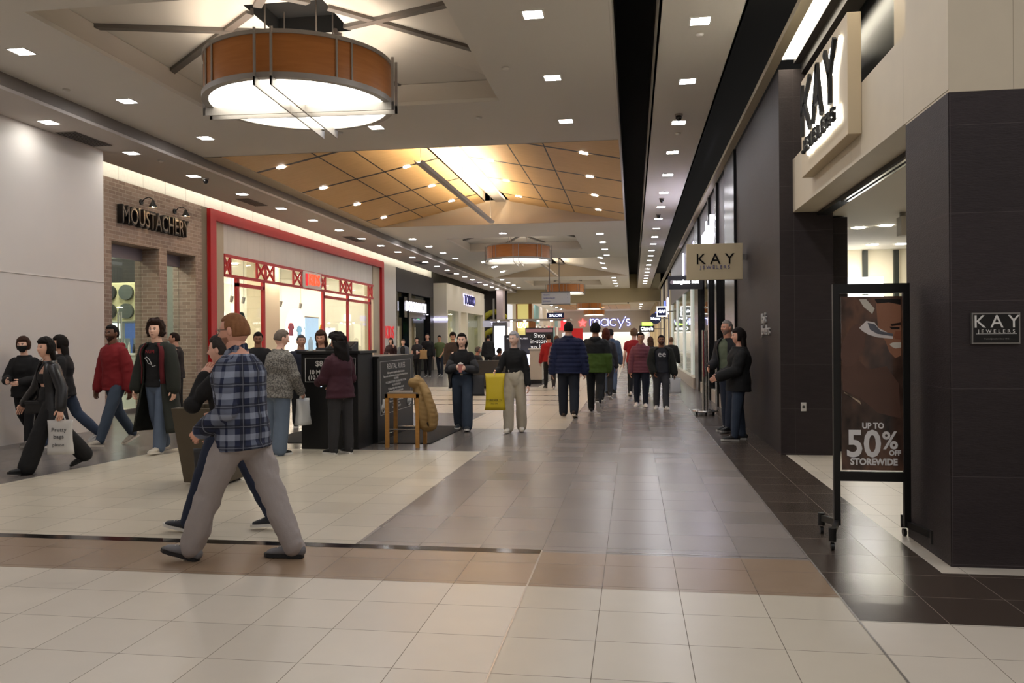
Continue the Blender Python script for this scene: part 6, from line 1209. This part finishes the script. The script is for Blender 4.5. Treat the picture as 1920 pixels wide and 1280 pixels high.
blob([(.02, .62), (.2, .66), (.45, .58), (.75, .6), (.95, .5), (.98, .3), (.6, .33), (.3, .42), (.02, .46)], '5a3f34', yy=6.6932)
blob([(.58, .97), (.99, .96), (.99, .66), (.9, .645), (.8, .68), (.74, .74), (.62, .8)], '9a6b52', 'picture_face', yy=6.6930)
blob([(.56, .985), (.99, .985), (.99, .95), (.8, .965), (.6, .96)], '120c0a', yy=6.6926)
blob(ell(.2, .72, .17, .3, -.5), '5f4338', yy=6.6930)
blob([(.3, .82), (.42, .86), (.56, .85), (.62, .82), (.86, .775), (.86, .755), (.6, .765), (.46, .78), (.36, .8)], 'dcd4d0', yy=6.6927)
blob([(.44, .85), (.56, .84), (.66, .8), (.86, .785), (.86, .77), (.6, .785), (.48, .81)], '5f6068', yy=6.6924)
blob([(.3, .985), (.42, .985), (.56, .93), (.52, .9), (.38, .94)], 'c9c2b4', yy=6.6927)
blob([(.8, .725), (.86, .735), (.99, .735), (.99, .705), (.9, .7), (.84, .71)], 'd9d2c4', 'picture_teeth', yy=6.6924)
blob([(.82, .84), (.99, .85), (.99, .835), (.84, .828)], '2a1812', yy=6.6924); blob([(.8, .825), (.97, .822), (.97, .812), (.84, .81)], '1d110d', yy=6.6924)
blob([(.9, .8), (.99, .8), (.99, .75), (.9, .755), (.87, .77)], '8d5640', yy=6.6923)
blob([(.04, .445), (.3, .4), (.33, .375), (.3, .385), (.04, .452)], 'b9a48a', 'picture_chain', yy=6.6926)
wt2 = M('e9e6e4', .5)
for t, sz, xx, zz, bo in (('UP TO', .062, .52, .255, .0022), ('50', .29, .36, .145, .007), ('%', .19, .8, .168, .004), ('OFF', .055, .88, .1, .002), ('STOREWIDE', .07, .53, .047, .003)): text('letters', t, sz, (x0+.04+xx*.445, 6.6915, .565+zz*1.355), (1, 0, 0), (0, 0, 1), wt2, po, .0008, bold=bo, xs=.9)
# chrome stanchion stand
r = empty('chrome_sign_stand', (1.5, 17.6, 0), 0, 'chrome post stand on round wheeled base in front of the sunglasses shop', 'stand')
B = MB(); B.lathe((1.5, 17.6, 0), [(.001, .06), (.26, .06), (.28, .075), (.27, .1), (.001, .11)], 36); B.build('base_plate', m_chrome, r, w=True, smooth='auto')
for dx in (-.035, .035):
    B = MB(); B.cyl((1.5+dx, 17.6, .1), (1.5+dx, 17.6, 1.78), .028, n=16); B.build('post', m_chrome, r, w=True, smooth='auto')
B = MB(); B.box(1.455, 1.47, 17.45, 17.75, .8, 1.76); B.build('red_panel', M('7d1a24', .4), r, w=True)
for a in range(3):
    B = MB(); cx_, cy_ = 1.5+.2*math.cos(a*2.1+.5), 17.6+.2*math.sin(a*2.1+.5); B.cyl((cx_-.02, cy_, .03), (cx_+.02, cy_, .03), .03, n=14); B.build('caster_wheel', m_blk, r, w=True, smooth='auto')
# hanging directory
r = empty('hanging_directory_sign', (-3.55, 38, 3.25), 0, 'white hanging directory sign with three lines of lettering on two rods', 'sign')
B = MB(); B.box(-4.22, -2.88, 37.95, 38.05, 3.28, 3.82); B.build('panel', M('c9c8ca', .5), r, w=True); B = MB(); B.box(-4.27, -2.83, 37.93, 38.07, 3.82, 3.86); B.box(-4.22, -2.88, 37.93, 38.07, 3.25, 3.28); B.build('rail', M('4a4744', .5), r, w=True)
for x in (-3.85, -3.4):
    B = MB(); B.cyl((x, 38, 3.86), (x, 38, 5.44), .018, n=8); B.build('rod', m_steel_d, r, w=True)
for k, t in enumerate(("MACY'S", 'NORDSTROM', 'EXPRESS')): text('letters', t, .09, (-4.15, 37.94, 3.7-k*.15), (1, 0, 0), (0, 0, 1), M('4a58a8', .5), r, .002, align='LEFT'); text('arrow', '^', .1, (-3.0, 37.94, 3.7-k*.15), (1, 0, 0), (0, 0, 1), M('4a58a8', .5), r, .002)
# mid-hall kiosk
r = empty('mall_kiosk', (-3.9, 30, 0), 0, 'mid-hall kiosk with glowing white counter and wooden base panel', 'kiosk')
B = MB(); B.box(-4.5, -3.3, 29.6, 31.2, 0, .15); B.build('plinth', m_blk, r, w=True); B = MB(); B.box(-4.45, -3.7, 29.65, 31.1, .15, .68); B.build('wood_panel', wood_mat('kiosk_wood', 'b9773a', '9a5f2a', .5, (1, 1, 8), 4), r, w=True)
B = MB(); B.box(-4.45, -3.75, 29.65, 31.1, .68, 1.05); B.build('lit_counter', E('d9dcff', 1.5), r, w=True); B = MB(); B.box(-3.75, -3.3, 29.6, 31.1, .15, 1.25); B.build('end_block', M('bdb5a8', .6), r, w=True); B = MB(); B.box(-4.5, -3.25, 29.55, 31.15, 1.25, 1.29) if 0 else B.box(-3.8, -3.25, 29.55, 31.15, 1.25, 1.29); B.build('counter_top', M('d9d4ca', .4), r, w=True)
def board(nm_, label, xa, xb, y, z0, z1, lines, strip=None, legs=True):
    r = empty(nm_, ((xa+xb)/2, y, 0), 0, label, 'sign'); B = MB(); B.box(xa, xb, y, y+.05, z0, z1); B.build('panel', M('1d1b1d', .5), r, w=True); xc = (xa+xb)/2
    if legs:
        for x in (xa+.05, xb-.05):
            B = MB(); B.box(x-.02, x+.02, y, y+.05, 0, z0); B.build('post', m_blk, r, w=True)
    if strip: B = MB(); B.box(xa+.03, xb-.03, y-.005, y, z1-.18, z1-.04); B.build('header_strip', M('a87f86', .5), r, w=True)
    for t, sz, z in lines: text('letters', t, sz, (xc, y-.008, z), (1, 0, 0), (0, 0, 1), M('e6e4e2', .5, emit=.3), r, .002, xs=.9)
board('in_store_poster_board', 'tall dark poster board reading Shop in-store buy later beside the red shirt', -4.35, -3.2, 33, .9, 2.1, [('Shop', .26, 1.78), ('in-store', .26, 1.55), ('buy later', .26, 1.32), ('pick up today', .07, 1.1), ('ask us how', .07, 1.02)], True)
board('black_notice_board', 'low black notice board reading POSITIONS AVAILABLE left of the tall poster', -5.0, -3.95, 31.5, 1.1, 1.8, [('POSITIONS AVAILABLE', .09, 1.66), ('apply online', .06, 1.48), ('Hiring', .07, 1.35), ('see staff inside', .05, 1.25)])
r = empty('digital_directory', (-6.55, 40, 0), 0, 'tall glowing white digital directory screen in grey housing', 'screen'); B = MB(); B.box(-6.92, -6.2, 40, 40.2, 0, 2.5); B.build('housing', M('6f6e72', .4, .3), r, w=True, bevel=.02); B = MB(); B.box(-6.82, -6.3, 39.98, 40, .9, 2.3); B.build('screen', E('f3f7ff', 3), r, w=True)
r = empty('kiosk_canopy', (-5, 42, 2.4), 0, 'long thin canopy with small spotlights above the distant kiosk', 'canopy'); B = MB(); B.box(-7.4, -3.2, 42, 43.5, 2.62, 2.7); B.build('roof', M('b3a89c', .5), r, w=True)
for x in (-7.2, -3.4):
    B = MB(); B.box(x-.04, x+.04, 43, 43.08, 0, 2.62); B.build('post', m_steel, r, w=True)
for k in range(6):
    B = MB(); B.cyl((-7.0+k*.7, 42.3, 2.56), (-7.0+k*.7, 42.3, 2.62), .06, n=14); B.build('spotlight', E('ffffff', 12), r, w=True)
r = empty('kiosk_brand_panel', (-3.9, 42, 2.7), 0, 'small navy glowing kiosk name panel on the canopy', 'sign'); B = MB(); B.box(-4.4, -3.5, 41.9, 41.98, 2.72, 3.0); B.build('panel', M('1c2350', .4), r, w=True); text('letters', 'SALON', .2, (-3.95, 41.89, 2.86), (1, 0, 0), (0, 0, 1), E('e6e8ff', 3), r, .004)
for k in range(4):
    B = MB(); B.box(-6.6+k*.9, -6.0+k*.9, 42.5, 43.0, 0, 1.05); B.build('kiosk_counter_unit', M(['d6d1c8', '9c2a2a', 'b9b2a6', '3f3c40'][k], .5), label=f'{["white", "red", "grey", "black"][k]} low counter unit under the distant canopy', cat='counter', group='distant kiosk counters')
